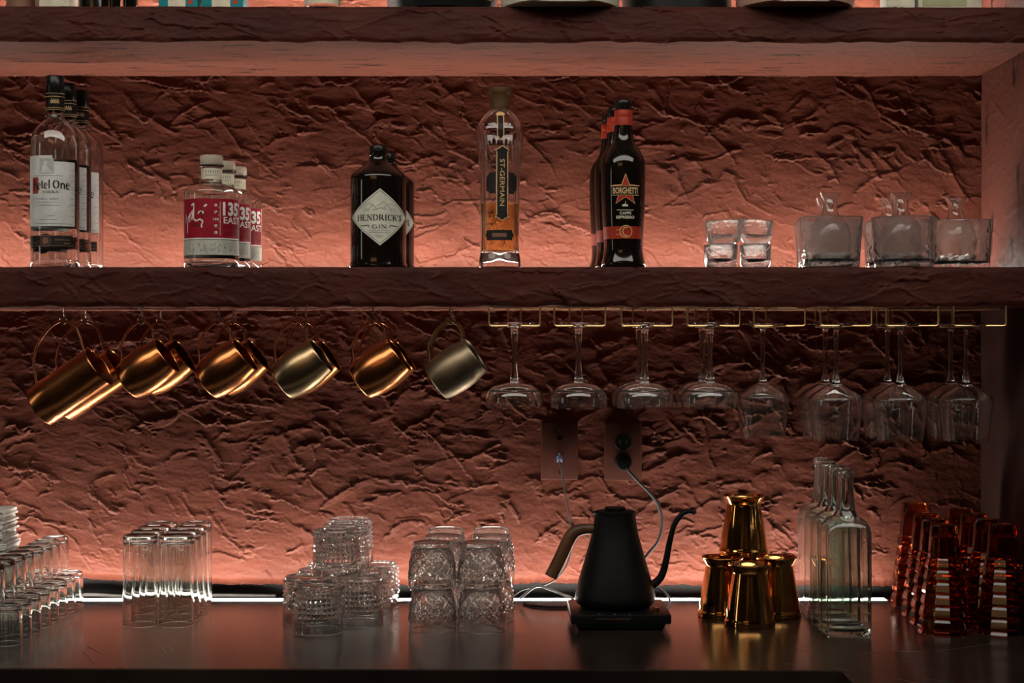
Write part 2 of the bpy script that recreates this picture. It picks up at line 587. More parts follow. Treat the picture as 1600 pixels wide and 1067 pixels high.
def arc(cx, cy, rx, ry, a0, a1, n=8):
    return [(cx + rx * math.cos(math.radians(a0 + (a1 - a0) * k / n)), cy + ry * math.sin(math.radians(a0 + (a1 - a0) * k / n))) for k in range(n + 1)]
T, t_ = 0.17, 0.07
def foot(x, y, w=0.13):
    return (t_, (x - w, y), (x + w, y))
GLYPHS = {
    'H': [(T, (.2, 0), (.2, 1)), (T, (.78, 0), (.78, 1)), (t_, (.2, .5), (.78, .5)), foot(.2, .03), foot(.2, .97), foot(.78, .03), foot(.78, .97)],
    'E': [(T, (.22, 0), (.22, 1)), (t_, (.1, .03), (.82, .03)), (t_, (.1, .97), (.8, .97)), (t_, (.22, .5), (.62, .5)), (t_, (.8, .03), (.82, .25)), (t_, (.78, .97), (.8, .76)), (t_, (.62, .4), (.62, .62))],
    'N': [(t_, (.18, 0), (.18, 1)), (T, (.18, .97), (.82, .03)), (t_, (.82, 0), (.82, 1)), foot(.18, .03), foot(.16, .97), foot(.82, .97)],
    'D': [(T, (.2, 0), (.2, 1)), (T, *arc(.38, .5, .46, .46, 62, -62)), (t_, (.1, .97), (.55, .95)), (t_, (.1, .03), (.55, .05))],
    'R': [(T, (.2, 0), (.2, 1)), (T * .9, *arc(.42, .74, .3, .22, 70, -70)), (t_, (.1, .97), (.5, .96)), (t_, (.2, .52), (.5, .52)), (T, (.48, .5), (.88, .03)), foot(.2, .03), foot(.9, .03, .08)],
    'I': [(T, (.5, 0), (.5, 1)), foot(.5, .03, .24), foot(.5, .97, .24)],
    'C': [(T, *arc(.52, .5, .38, .45, 110, 250)), (t_, *arc(.52, .5, .38, .46, 110, 35, 5)), (t_, *arc(.52, .5, .38, .46, 250, 325, 5)), (t_, (.84, .7), (.84, .98))],
    'K': [(T, (.2, 0), (.2, 1)), (t_, (.26, .45), (.8, .97)), (T, (.42, .58), (.86, .03)), foot(.2, .03), foot(.2, .97), foot(.82, .97, .1), foot(.86, .03, .1)],
    'S': [(T, (.72, .86), (.5, .95), (.28, .84), (.26, .68), (.42, .56), (.62, .46), (.76, .34), (.74, .16), (.5, .04), (.24, .14)), (t_, (.76, .72), (.76, .96)), (t_, (.2, .04), (.2, .3))],
    "'": [(T, (.5, 1.0), (.45, .72))],
    'G': [(T, *arc(.5, .5, .38, .45, 110, 250)), (t_, *arc(.5, .5, .38, .46, 110, 40, 5)), (t_, *arc(.5, .5, .38, .46, 250, 320, 5)), (T, (.8, .08), (.8, .42)), (t_, (.62, .44), (.92, .44))],
    'V': [(T, (.12, .97), (.5, .03)), (t_, (.5, .03), (.86, .97)), foot(.12, .97, .1), foot(.86, .97, .1)],
    'O': [(T, *arc(.5, .5, .36, .45, 120, 240)), (T, *arc(.5, .5, .36, .45, -60, 60)), (t_, *arc(.5, .5, .36, .46, 60, 120, 5)), (t_, *arc(.5, .5, .36, .46, 240, 300, 5))],
    'A': [(t_, (.12, .03), (.48, .97)), (T, (.5, .97), (.86, .03)), (t_, (.26, .35), (.7, .35)), foot(.12, .03, .1), foot(.86, .03, .1)],
    'e': [(T, *arc(.5, .33, .36, .32, 120, 300)), (t_, *arc(.5, .33, .36, .33, 120, 0, 6)), (t_, (.16, .36), (.86, .36))],
    't': [(T, (.4, .92), (.4, .12), (.6, .03), (.8, .1)), (t_, (.1, .64), (.75, .64))],
    'l': [(T, (.5, 0), (.5, 1.02)), foot(.5, .03, .24), (t_, (.3, 1.0), (.5, 1.0))],
    'n': [(T, (.22, 0), (.22, .64)), (T, (.8, 0), (.8, .42), (.7, .58), (.5, .62), (.26, .48)), foot(.22, .03, .14), foot(.8, .03, .14), (t_, (.08, .62), (.22, .62))],
    'M': [(t_, (.12, 0), (.16, 1)), (T, (.16, .97), (.5, .1)), (t_, (.5, .1), (.84, .97)), (T, (.84, 0), (.84, 1)), foot(.12, .03, .1), foot(.84, .03, .1)],
    'F': [(T, (.22, 0), (.22, 1)), (t_, (.1, .97), (.8, .97)), (t_, (.22, .5), (.62, .5)), foot(.22, .03), (t_, (.8, .97), (.8, .76))],
    'L': [(T, (.22, 0), (.22, 1)), (t_, (.1, .03), (.82, .03)), foot(.22, .97), (t_, (.82, .03), (.82, .26))],
    'Y': [(T, (.14, .97), (.5, .48)), (t_, (.5, .48), (.86, .97)), (T, (.5, .5), (.5, 0)), foot(.5, .03), foot(.14, .97, .1), foot(.86, .97, .1)],
}
GLYPH_W = {'H': 1.0, 'E': .85, 'N': 1.0, 'D': 1.0, 'R': .95, 'I': .5, 'C': .9, 'K': .95, 'S': .75, "'": .35, 'G': 1.0, 'V': .9, 'O': 1.0, 'A': .95,
           'e': .68, 't': .5, 'l': .4, 'n': .8, ' ': .5, 'M': 1.15, 'F': .8, 'L': .8, 'Y': .9}

def text_part(pr, name, m, parent, R=None, off=0.0006, z=0.0, th=0.0, rfun=None):
    return link(name, pr.wrap(name, R, off, z, th, rfun), m, parent)

# ------------------------------------------------------------------ the setting
def gnoise(shape, step, lx, lz, seed, ang=0.0):
    """Band limited noise with correlation lengths lx, lz (metres) on a grid of spacing step, rotated by ang."""
    rng = np.random.default_rng(seed)
    w = rng.standard_normal(shape)
    fz = np.fft.fftfreq(shape[0], step)[:, None]
    fx = np.fft.rfftfreq(shape[1], step)[None, :]
    c, s = math.cos(ang), math.sin(ang)
    a = fx * c + fz * s
    b = -fx * s + fz * c
    flt = np.exp(-2.0 * ((a * lx) ** 2 + (b * lz) ** 2) * 3.0)
    o = np.fft.irfft2(np.fft.rfft2(w) * flt, s=shape)
    return (o - o.mean()) / (o.std() + 1e-9)

def sstep(a, b, x):
    t = np.clip((x - a) / (b - a), 0, 1)
    return t * t * (3 - 2 * t)

def stucco(shape, step, seed, amp=1.0):
    fine = gnoise(shape, step, 0.005, 0.003, seed + 50)
    mid = gnoise(shape, step, 0.020, 0.009, seed + 51)
    h = 0.00026 * mid + 0.00012 * fine + 0.00009 * gnoise(shape, step, 0.024, 0.004, seed + 54, -0.2)
    h += 0.0007 * gnoise(shape, step, 0.16, 0.10, seed + 52)
    where = 0.75 * gnoise(shape, step, 0.13, 0.09, seed + 53)    # the trowel bites more in some places than in others
    layers = [(0.060, 0.022, -0.50, 0.70, 0.0028), (0.052, 0.017, 0.40, 0.85, 0.0025), (0.085, 0.022, -0.12, 0.90, 0.0028), (0.060, 0.018, -0.95, 1.0, 0.0026),
              (0.036, 0.013, -0.75, 1.1, 0.0021), (0.032, 0.011, 0.12, 1.2, 0.0019), (0.020, 0.008, -0.3, 1.3, 0.0014)]
    for i, (lx, lz, an, th, a) in enumerate(layers):
        n = gnoise(shape, step, lx, lz, seed + i, an) + 0.13 * mid + 0.06 * fine + where * (1 if i % 2 else -0.6)
        gz, gx = np.gradient(n)
        a0 = an + (1.35, -1.75, 1.7, -1.5, 1.2, -1.4, 1.55)[i]          # which way this stroke of the trowel was dragged
        f = sstep(-0.15, 0.75, (gx * math.cos(a0) + gz * math.sin(a0)) / (np.sqrt(gx * gx + gz * gz) + 1e-6))
        ramp = sstep(th, th + 1.2, n)
        m = sstep(th, th + 0.07, n)
        br = np.clip(0.45 + 0.75 * gnoise(shape, step, 0.05, 0.03, seed + 30 + i), 0.0, 1.4) * f   # edges break off and fade
        h += a * br * (m * (0.80 - 0.62 * ramp))                      # thin plate: steep lip, sinking back behind it
        h += 0.0008 * br * np.exp(-((n - th - 0.06) / 0.045) ** 2)    # raised lip along the trowel edge
        h -= 0.0012 * br * np.exp(-((n - th + 0.05) / 0.04) ** 2)     # undercut in front of it
    return h * amp

def grid_wall(name, x0, x1, z0, z1, step, seed, edge=None, amp=1.0):
    nx = int((x1 - x0) / step) + 1
    nz = int((z1 - z0) / step) + 1
    h = stucco((nz, nx), step, seed, amp)
    xs = np.linspace(x0, x1, nx)
    zs = np.linspace(z0, z1, nz)
    XX, ZZ = np.meshgrid(xs, zs)
    if edge is not None:
        lo = edge(xs)
        ZZ = lo[None, :] + (ZZ - z0) * (z1 - lo[None, :]) / (z1 - z0)
    return XX, ZZ, h

def grid_mesh(name, co, nz, nx):
    me = D.meshes.new(name)
    idx = np.arange(nz * nx).reshape(nz, nx)
    q = np.stack([idx[:-1, :-1], idx[:-1, 1:], idx[1:, 1:], idx[1:, :-1]], -1).reshape(-1, 4)
    me.vertices.add(nz * nx)
    me.vertices.foreach_set('co', co.astype(np.float32).ravel())
    me.loops.add(q.size)
    me.loops.foreach_set('vertex_index', q.astype(np.int32).ravel())
    me.polygons.add(len(q))
    me.polygons.foreach_set('loop_start', np.arange(0, q.size, 4, dtype=np.int32))
    me.polygons.foreach_set('use_smooth', np.ones(len(q), dtype=bool))
    me.update(calc_edges=True)
    return me

# back wall: one displaced sheet, its lower edge torn and lifting off the counter
def low_edge(xs):
    rng = np.random.default_rng(3)
    e = np.interp(xs, [-1.3, -0.86, -0.80, -0.72, -0.55, -0.36, -0.1, 0.1, 0.4, 0.8, 1.0],
                  [0.990, 0.987, 0.979, 0.973, 0.972, 0.968, 0.972, 0.975, 0.970, 0.968, 0.968])
    n = len(xs)
    k = np.exp(-np.linspace(-3, 3, 41) ** 2)
    e += 0.004 * np.convolve(rng.standard_normal(n), k / k.sum(), 'same')
    k2 = np.exp(-np.linspace(-3, 3, 9) ** 2)
    e += 0.0012 * np.convolve(rng.standard_normal(n), k2 / k2.sum(), 'same')
    return e
XX, ZZ, H = grid_wall('wall', -1.30, XP + 0.02, 0.97, 2.35, 0.0020, 11, low_edge)
roll = np.exp(-((ZZ - low_edge(XX[0])[None, :]) / 0.010) ** 2)
YY = YW - H + roll * 0.012
co = np.stack([XX, YY, ZZ], -1)
# turn the bottom edge back so the plaster has thickness
back = co[0:1].copy()
back[..., 1] = YW + 0.026
co = np.concatenate([back, co], 0)
wall = link('wall_back', grid_mesh('wall_back', co, co.shape[0], co.shape[1]), M['plaster'])
tag(wall, 'rough trowelled red plaster wall behind the bar shelves', kind='structure')
o = link('trim_1', box('trim_1', -1.3, XP + 0.1, YW + 0.028, YW + 0.05, 0.86, 1.03), M['black'])
tag(o, 'black board in the gap under the plaster edge', kind='structure')

# right pillar: plastered inner face (towards the bottles) and its front face
nx, nz = 130, 240
ys = np.linspace(2.86, YW + 0.02, nx)
zs = np.linspace(SHELF_BOT + 0.02, 2.35, nz)
hp = stucco((nz, nx), 0.0041, 71, 0.55)
YYp, ZZp = np.meshgrid(ys, zs)
co = np.stack([XP - hp, YYp, ZZp], -1)
pin = grid_mesh('wall_right', co, nz, nx)
o = link('wall_right', pin, M['pillar'])
tag(o, 'plastered inner face of the pillar at the right end of the shelves', kind='structure')
o = link('trim_3', box('trim_3', XP - 0.002, XP + 0.012, 2.87, YW + 0.02, COUNTER_Z + 0.0005, SHELF_BOT + 0.03), M['pillar_low'])
tag(o, 'darker inner face of the pillar below the middle shelf', kind='structure')
o = link('trim_2', box('trim_2', XP + 0.012, 1.5, 2.87, 3.5, 0.0, 2.9), M['shelf_paint'])
tag(o, 'dark red pillar body at the right end of the shelves', kind='structure')
o = link('floor', box('floor', -4, 4, -4, 3.6, -0.05, 0.0), M['floor'])
tag(o, 'dark floor behind the bar', kind='structure')
o = link('ceiling', box('ceiling', -4, 4, -4, 3.6, 3.0, 3.05), M['ceiling'])
tag(o, 'dark ceiling of the bar room', kind='structure')
o = link('wall_front', box('wall_front', -4, 4, -4.1, -4.0, 0, 3.0), M['room_wall'])
tag(o, 'dark wall across the bar room', kind='structure')
o = link('wall_rear', box('wall_rear', -4, 4, YW + 0.055, YW + 0.15, 0, 3.0), M['shelf_paint'])
tag(o, 'masonry behind the plaster', kind='structure')

# ------------------------------------------------------------------ shelves
def shelf(label, z0, z1, yfl, yfr, seed):
    root = thing('wall_shelf', label, 'shelf', (0, YW, z0))
    x0, x1 = -1.30, XP - 0.004
    # front face with its own trowel relief, rolled over the lower edge
    nx, nz = 760, 34
    xs = np.linspace(x0, x1, nx)
    zs = np.linspace(0, z1 - z0, nz)
    h = stucco((nz, nx), 0.003, seed, 0.9)
    XXs, ZZs = np.meshgrid(xs, zs)
    yf = yfl + (yfr - yfl) * (XXs - x0) / (x1 - x0)
    t = ZZs / (z1 - z0)
    edge = np.exp(-((t) / 0.07) ** 2) + np.exp(-((1 - t) / 0.07) ** 2)
    rag = gnoise((nz, nx), 0.003, 0.02, 0.05, seed + 9)
    YYs = yf - h + 0.004 * edge + 0.0007 * rag * edge
    ZZ2 = ZZs + (0.0012 * rag * np.exp(-(t / 0.15) ** 2))
    ZZ2[-1, :] = z1 - z0
    co = np.stack([XXs, YYs - YW, ZZ2], -1)
    link('front_face', grid_mesh('front_face', co, nz, nx), M['shelf_paint'], root)
    yy = co[-1, :, 1]
    # underside sheet and top board
    nb = 40
    yb = co[0, :, 1]
    zb = co[0, :, 2]
    s = np.linspace(0, 1, nb)
    hu = stucco((nb, nx), 0.003 * 3, seed + 5, 0.45)
    YU = yb[None, :] * (1 - s[:, None])
    ZU = zb[None, :] * (1 - s[:, None]) ** 6 - hu * np.minimum(1, s[:, None] * 8) + 0.0
    cu = np.stack([np.repeat(xs[None, :], nb, 0), YU, ZU], -1)
    link('underside', grid_mesh('underside', cu, nb, nx), M['shelf_under'], root)
    top = np.stack([np.stack([xs, yy, np.full(nx, z1 - z0)], -1), np.stack([xs, np.zeros(nx), np.full(nx, z1 - z0)], -1)], 0)
    link('top_board', grid_mesh('top_board', top, 2, nx), M['shelf_paint'], root)
    link('core', box('core', x0, x1, yfl - YW + 0.02, -0.004, 0.006, z1 - z0 - 0.0005), M['shelf_paint'], root)
    return root
shelf('thick maroon plastered shelf across the middle, holding the bottles', SHELF_BOT, SHELF_TOP, 3.0, 3.0, 31)
shelf('thick maroon plastered shelf along the top edge of the picture', TOP_BOT, TOP_TOP, 2.995, 3.005, 57)

# ------------------------------------------------------------------ counter
ctr = thing('bar_counter', 'long dark glossy back bar counter with a scratched top', 'counter', (0, 0, 0))
poly = [(-1.6, 3.385), (-1.6, 2.655), (0.511, 2.625), (0.511, 1.95), (1.6, 1.95), (1.6, 2.86), (XP + 0.02, 2.86), (XP + 0.0, 3.385)]
bm = bmesh.new()
vs = [bm.verts.new((x, y, COUNTER_Z)) for x, y in poly]
f = bm.faces.new(vs)
r = bmesh.ops.extrude_face_region(bm, geom=[f])
for v in [g for g in r['geom'] if isinstance(g, bmesh.types.BMVert)]:
    v.co.z -= 0.035
bmesh.ops.recalc_face_normals(bm, faces=bm.faces)
bmesh.ops.bevel(bm, geom=[e for e in bm.edges if abs(e.verts[0].co.z - COUNTER_Z) < 1e-5 and abs(e.verts[1].co.z - COUNTER_Z) < 1e-5], offset=0.002, segments=2, affect='EDGES', profile=0.5)
me = D.meshes.new('worktop')
bm.to_mesh(me)
bm.free()
link('worktop', me, M['counter'], ctr)
link('cabinet', box('cabinet', -1.6, 1.5, 2.72, 3.36, 0.0, 0.915), M['black'], ctr)
link('cabinet', box('cabinet', 0.56, 1.6, 2.0, 2.72, 0.0, 0.915), M['black'], ctr)
for (u0, v0, u1, v1) in [(262, 1010, 272, 1018), (250, 1008, 259, 1020), (1010, 1045, 1038, 1042), (1228, 1036, 1246, 1041), (1300, 1043, 1330, 1049),
                         (1396, 1018, 1447, 1018), (1462, 1018, 1520, 1010), (1520, 1010, 1550, 1005), (1395, 1059, 1432, 1068), (1338, 1022, 1395, 1018),
                         (130, 1018, 148, 1037), (138, 1011, 160, 1022), (1440, 1060, 1490, 1066), (1248, 1018, 1262, 1017)]:
    Y0, Y1 = 0.51 * F / (v0 - 533.5), 0.51 * F / (v1 - 533.5)
    sp = Print().line(X(u0, Y0), Y0, X(u1, Y1), Y1, 0.0011)
    me = D.meshes.new('scratch')
    me.from_pydata([(x, y, COUNTER_Z + 0.0003) for x, y in sp.v], [], sp.f)
    link('scratch', me, M['scratch'], ctr)

# ------------------------------------------------------------------ led strips
def led(label, x0, x1, y, z, m, h=0.003, w=0.012, lips=None):
    root = thing('led_strip', label, 'light strip', (0, y, z))
    link('channel', box('channel', x0, x1, -w / 2 - 0.001, w / 2 + 0.001, 0.0, 0.0010), M['housing'], root)
    if lips:
        link('front_lip', box('front_lip', x0, x1, -w / 2 - 0.0012, -w / 2 - 0.0002, 0.0, lips[0]), M['housing'], root)
        link('rear_lip', box('rear_lip', x0, x1, w / 2 + 0.0002, w / 2 + 0.0012, 0.0, lips[1]), M['housing'], root)
    n = 8
    v, f = [], []
    for xx in (x0, x1):
        for k in range(n + 1):
            a = PI * k / n
            v.append((xx, -math.cos(a) * w / 2, 0.0011 + math.sin(a) * h))
    for k in range(n):
        f.append((k, k + 1, n + 2 + k, n + 1 + k))
    f.append(tuple(range(n + 1)))
    f.append(tuple(range(n + 1, 2 * n + 2)))
    link('diffuser', mesh_from('diffuser', v, f), m, root)
    return root
cs = led('white light strip glowing along the back of the dark counter', -1.28, 0.737, YLC, COUNTER_Z, M['led_c'], 0.0003, 0.038, (0.0030, 0.0020))
cs.rotation_euler = (0, 0, 0.0055)
led('hidden light strip on the middle shelf behind the bottles', -1.28, XP - 0.03, YL, SHELF_TOP, M['led_s'])
led('hidden light strip on the top shelf against the wall', -1.28, XP - 0.03, YL, TOP_TOP, M['led_t'])

# ------------------------------------------------------------------ bottle helper
def shell(prof, t, tb):
    """Closed glass wall from an outer profile [(r,z)...] starting at the base rim (r>0) and ending at the mouth."""
    out = [(0, prof[0][1])] + list(prof)
    inner = []
    for (r, z) in reversed(prof):
        if z >= tb:
            inner.append((max(r - t, 0.002), z))
    zb = tb
    rb = next(r for r, z in prof if z >= tb) - t
    inner.append((rb, zb))
    inner.append((rb * 0.7, zb - 0.0005))
    inner.append((0, zb))
    return out + inner

def liquid_prof(prof, t, tb, level):
    P = [(r - t + 0.0003, z) for r, z in prof if tb <= z <= level]
    r_lv = np.interp(level, [z for r, z in prof], [r for r, z in prof]) - t + 0.0003
    return [(0, tb - 0.0003), (P[0][0] - 0.0002, tb - 0.0003)] + P + [(r_lv, level), (0, level)]

ORD = ['nearest', 'second from the front', 'third from the front', 'hindmost']

# ------------------------------------------------------------------ vodka bottles
S1 = 3.05 / F
HB = lambda v: (418.9 - v) * S1
def sm(lst, n=4):
    return [(max(p[0], 0), p[1]) for p in cr(lst, n)]

def vodka():
    root = thing('vodka_bottle', '', 'bottle')
    R = 37 * S1
    prof = [(33 * S1, 0.0), (36 * S1, 0.0012), (R, 0.005)] + [(R, HB(v)) for v in (405, 385, 360, 330, 300, 270, 240)] + \
        sm([(R, HB(232)), (36.2 * S1, HB(219)), (32 * S1, HB(204)), (22 * S1, HB(193.5)), (15.5 * S1, HB(187)), (13.6 * S1, HB(182)), (13.2 * S1, HB(175))], 4) + \
        [(13.2 * S1, HB(168))]
    link('glass_body', lathe('glass_body', shell(prof, 0.0028, 0.014), 56), M['bottle_glass'], root)
    link('spirit', lathe('spirit', liquid_prof(prof, 0.0028, 0.014, HB(214)), 48), M['spirit'], root)
    link('neck_ring', lathe('neck_ring', [(13.4 * S1, HB(183)), (15 * S1, HB(182.4)), (15 * S1, HB(180.6)), (13.4 * S1, HB(180))], 40), M['bottle_glass'], root)
    rc = 14 * S1
    c = lathe('cap', [(0, HB(119)), (rc - 0.0012, HB(119)), (rc, HB(120.5)), (rc, HB(146)), (rc * .97, HB(146.6)), (rc * .97, HB(148)), (rc * 1.01, HB(148.6)), (rc * 1.01, HB(174)), (rc - .0015, HB(174)), (rc - .0015, HB(121)), (0, HB(121))], 40)
    cp = link('cap', c, M['cap_black'], root)
    g = Print()
    for v in (147.6, 152.5, 170, 173):
        g.quad(-0.026, HB(v), 0.026, HB(v) + 0.0006, 30)
    for i in range(9):
        g.quad(-0.008 + i * 0.0018, HB(163), -0.0072 + i * 0.0018, HB(156 if i % 2 else 158))
    text_part(g, 'gold_bands', M['gold_ink'], cp, rc * 1.012, 0.0004)
    th = -0.20
    lb = Print().quad(-0.062, HB(355.5), 0.047, HB(256), 40)
    lb.quad(-0.062, HB(256), 0.004, HB(246.5), 20)
    lab = text_part(lb, 'front_label', M['paper'], root, R, 0.0007, 0, th)
    tag(lab, 'white paper label')
    w = 0.0011
    p = Print().quad(-0.0195, HB(274), 0.0065, HB(251), 8)
    text_part(p, 'portrait_panel', M['pale_ink'], lab, R, w, 0, th)
    p = Print().poly([(-0.017 + 0.0, HB(274)), (-0.013, HB(263)), (-0.008, HB(260)), (-0.003, HB(265)), (0.004, HB(273.9))]).disc(-0.008, HB(258), 0.0034)
    text_part(p, 'portrait_figure', M['paper'], lab, R, w + 0.0003, 0, th)
    p = Print().quad(-0.037, HB(305), -0.0225, HB(280), 6)
    text_part(p, 'red_initial_box', M['brick_red'], lab, R, w, 0, th)
    p = Print().serif('K', -0.0272, HB(300.5), 0.0205, 0.0145, 0.7).serif('etel', -0.0115, HB(297.5), 0.0150, 0.0245, 0.85).serif('One', 0.0195, HB(297.5), 0.0150, 0.031, 0.95)
    p.serif('VODKA', 0.0005, HB(304.8), 0.0048, 0.028, 1.0)
    text_part(p, 'lettering', M['ink'], lab, R, w + 0.0004, 0, th)
    p = Print().serif('FAMILY MADE', -0.005, HB(315), 0.0036, 0.040, 0.9)
    for (a, b, v) in [(-0.030, 0.022, 278), (-0.025, 0.014, 319), (-0.021, 0.016, 323.5), (-0.004, 0.008, 340), (-0.022, 0.014, 345.5), (0.022, 0.046, 299), (-0.028, 0.04, 352)]:
        p.quad(a, HB(v), b, HB(v) + 0.0005, 10)
    for i in range(9):
        p.quad(0.036, HB(268 + i * 9), 0.046, HB(268 + i * 9) + 0.0005, 3)
    text_part(p, 'small_print', M['grey_ink'], lab, R, w, 0, th)
    bd = Print().quad(-0.062, HB(386), 0.042, HB(370), 40)
    bd.disc(-0.0085, HB(378), 0.0125, 28)
    bdl = text_part(bd, 'lower_band', M['ink'], root, R, 0.0007, 0, th)
    p = Print().ring(-0.0085, HB(378), 0.0095, 0.0012).disc(-0.0085, HB(378), 0.0065)
    p.quad(0.008, HB(377.4), 0.034, HB(375.8), 10).quad(0.024, HB(383), 0.036, HB(381), 5).quad(-0.034, HB(381.4), -0.024, HB(380.6), 4)
    p.quad(-0.062, HB(386.3), 0.042, HB(385.5), 40).quad(-0.062, HB(370.5), 0.042, HB(369.7), 40)
    text_part(p, 'seal', M['brown_card'], bdl, R, w, 0, th)
    return root
vb = vodka()
LV = ['tall vodka bottle with black cap and red initial, front of the row of three',
      'tall vodka bottle with black cap, middle of the row of three',
      'tall vodka bottle with black cap, hindmost of the row of three']
for i, (u, Y) in enumerate([(86, 3.05), (105.5, 3.14), (125.5, 3.23)]):
    o = vb if i == 0 else dup(vb, (0, 0, 0))
    o.location = (X(u, Y), Y, SHELF_TOP)
    o.rotation_euler = (0, 0, math.atan2(-X(u, Y), Y))
    tag(o, LV[i], group='vodka bottles at the left end of the shelf')

# ------------------------------------------------------------------ short gin bottles with the red band
def east_gin():
    root = thing('gin_bottle', '', 'bottle')
    R = 42.5 * S1
    prof = [(38 * S1, 0), (41.5 * S1, 0.0015), (R, 0.006)] + [(R, HB(v)) for v in (400, 380, 360, 340, 320, 308)] + \
        sm([(R, HB(304)), (41.5 * S1, HB(299)), (37 * S1, HB(294)), (27 * S1, HB(289.5)), (18.5 * S1, HB(287)), (16.2 * S1, HB(284)), (16 * S1, HB(276))], 4) + [(16 * S1, HB(262))]
    link('glass_body', lathe('glass_body', shell(prof, 0.003, 0.016), 56), M['bottle_glass'], root)
    link('spirit', lathe('spirit', liquid_prof(prof, 0.003, 0.016, HB(303)), 48), M['spirit'], root)
    link('neck_flange', lathe('neck_flange', sm([(15.5 * S1, HB(262)), (18.5 * S1, HB(261.5)), (19.2 * S1, HB(259.5)), (18.5 * S1, HB(258)), (0.001, HB(258))], 3), 40), M['bottle_glass'], root)
    link('stopper', lathe('stopper', [(0, HB(258)), (17.2 * S1, HB(258)), (18 * S1, HB(256)), (18 * S1, HB(245.5)), (16.5 * S1, HB(243.2)), (0, HB(243.2))], 40), M['cork'], root)
    nb = Print().quad(-0.026, HB(281), 0.026, HB(264), 24)
    nb = text_part(nb, 'neck_label', M['cream'], root, 16 * S1, 0.0007)
    p = Print().serif('KAIDO', 0.003, HB(271.5), 0.0042, 0.022, 1.0)
    p.f, p.v = [], []
    for i, xx in enumerate((-0.011, -0.007, -0.003, 0.001, 0.005, 0.009)):
        p.quad(xx, HB(272), xx + 0.001, HB(267.5)).quad(xx, HB(268.2), xx + (0.0026 if i % 2 else 0.0015), HB(267.4))
    p.quad(-0.012, HB(275.2), 0.008, HB(274.6), 6)
    text_part(p, 'neck_print', M['grey_ink'], nb, 16 * S1, 0.0011)
    lb = Print().quad(-0.070, HB(374), 0.0625, HB(313.5), 48)
    lab = text_part(lb, 'front_label', M['label_red'], root, R, 0.0007)
    tag(lab, 'crimson wrap label')
    p = Print().quad(-0.070, HB(376), 0.064, HB(374), 48).quad(0.0625, HB(376), 0.064, HB(313), 1)
    text_part(p, 'label_border', M['white_ink'], lab, R, 0.0007)
    w = 0.0012
    p = Print()
    p.text('135', 0.0355, HB(339.5), 0.0245, 0.0370, 0.04)
    p.ring(0.0580, HB(322.0), 0.0017, 0.0018, 14)
    p.text('EAST', 0.0385, HB(351.5), 0.0118, 0.0400, 0.01)
    p.quad(0.0118, HB(370), 0.0124, HB(318), 1)
    for v in (327.5, 339, 349.5, 360):
        p.quad(0.0092, HB(v), 0.0122, HB(v) + 0.0006)
    for i, s in enumerate(['\u6771', '\u7d4c', '135', '\u5ea6', '\u7dda']):
        v = 326 + i * 10.5
        p.text(s, 0.0046, HB(v), 0.0052 if i != 2 else 0.0042, 0.0056 if i != 2 else 0.0095, 0.02)
    # white running figure
    for pts, wd in [([(-.052, HB(366)), (-.050, HB(343)), (-.043, HB(337)), (-.038, HB(331))], .0018), ([(-.045, HB(349)), (-.0445, HB(336))], .0018),
                    ([(-.040, HB(346)), (-.0385, HB(334))], .002), ([(-.036, HB(344)), (-.0355, HB(320))], .0022), ([(-.041, HB(324)), (-.0365, HB(321))], .003),
                    ([(-.036, HB(345)), (-.030, HB(348)), (-.024, HB(345)), (-.018, HB(348)), (-.021, HB(356)), (-.019, HB(358))], .0024),
                    ([(-.027, HB(337)), (-.024, HB(333)), (-.017, HB(334)), (-.018, HB(337))], .0022), ([(-.016, HB(326)), (-.011, HB(322.5))], .003),
                    ([(-.057, HB(350)), (-.055, HB(338))], .0016)]:
        p.path(pts, wd)
    text_part(p, 'lettering', M['white_ink'], lab, R, w)
    p = Print().poly([(-.025, HB(338)), (-.022, HB(333)), (-.017, HB(334)), (-.010, HB(336)), (-.018, HB(340)), (-.020, HB(344))])  # dark red printed patches of the figure
    p.poly([(-.045, HB(352)), (-.036, HB(350)), (-.025, HB(352)), (-.024, HB(357)), (-.040, HB(356))])
    text_part(p, 'figure_dark_print', M['dark_red'], lab, R, w)
    p = Print()
    p.text('HYOGO', 0.0385, HB(360.5), 0.0085, 0.040, 0.015).text('DRY GIN', 0.0385, HB(370), 0.0075, 0.040, 0.015)
    text_part(p, 'dark_lettering', M['dark_red'], lab, R, w)
    lb = Print().quad(-0.070, HB(400), 0.064, HB(377), 48)
    low = text_part(lb, 'lower_label', M['label_grey'], root, R, 0.0007)
    p = Print()
    rr = random.Random(4)
    for k in range(9):
        cx = -0.046 + k * 0.0112
        for j in range(7):
            x0, y0 = cx + rr.uniform(-.003, .003), HB(390 + rr.uniform(-5.5, 5.5))
            p.line(x0, y0, x0 + rr.uniform(-.0028, .0028), y0 + rr.uniform(-.005, .005), rr.uniform(.0005, .0011))
    text_part(p, 'engraved_figures', M['grey_ink'], low, R, w)
    return root
gb = east_gin()
LG = ['short clear gin bottle with crimson label and running figure, front of three',
      'short clear gin bottle with crimson label, half hidden in the middle of three',
      'short clear gin bottle with crimson label, hindmost and right of three']
for i, (u, Y) in enumerate([(330.5, 3.05), (350, 3.15), (368.5, 3.25)]):
    o = gb if i == 0 else dup(gb, (0, 0, 0))
    o.location = (X(u, Y), Y, SHELF_TOP)
    o.rotation_euler = (0, 0, math.atan2(-X(u, Y), Y) + 0.06)
    tag(o, LG[i], group='crimson labelled gin bottles')

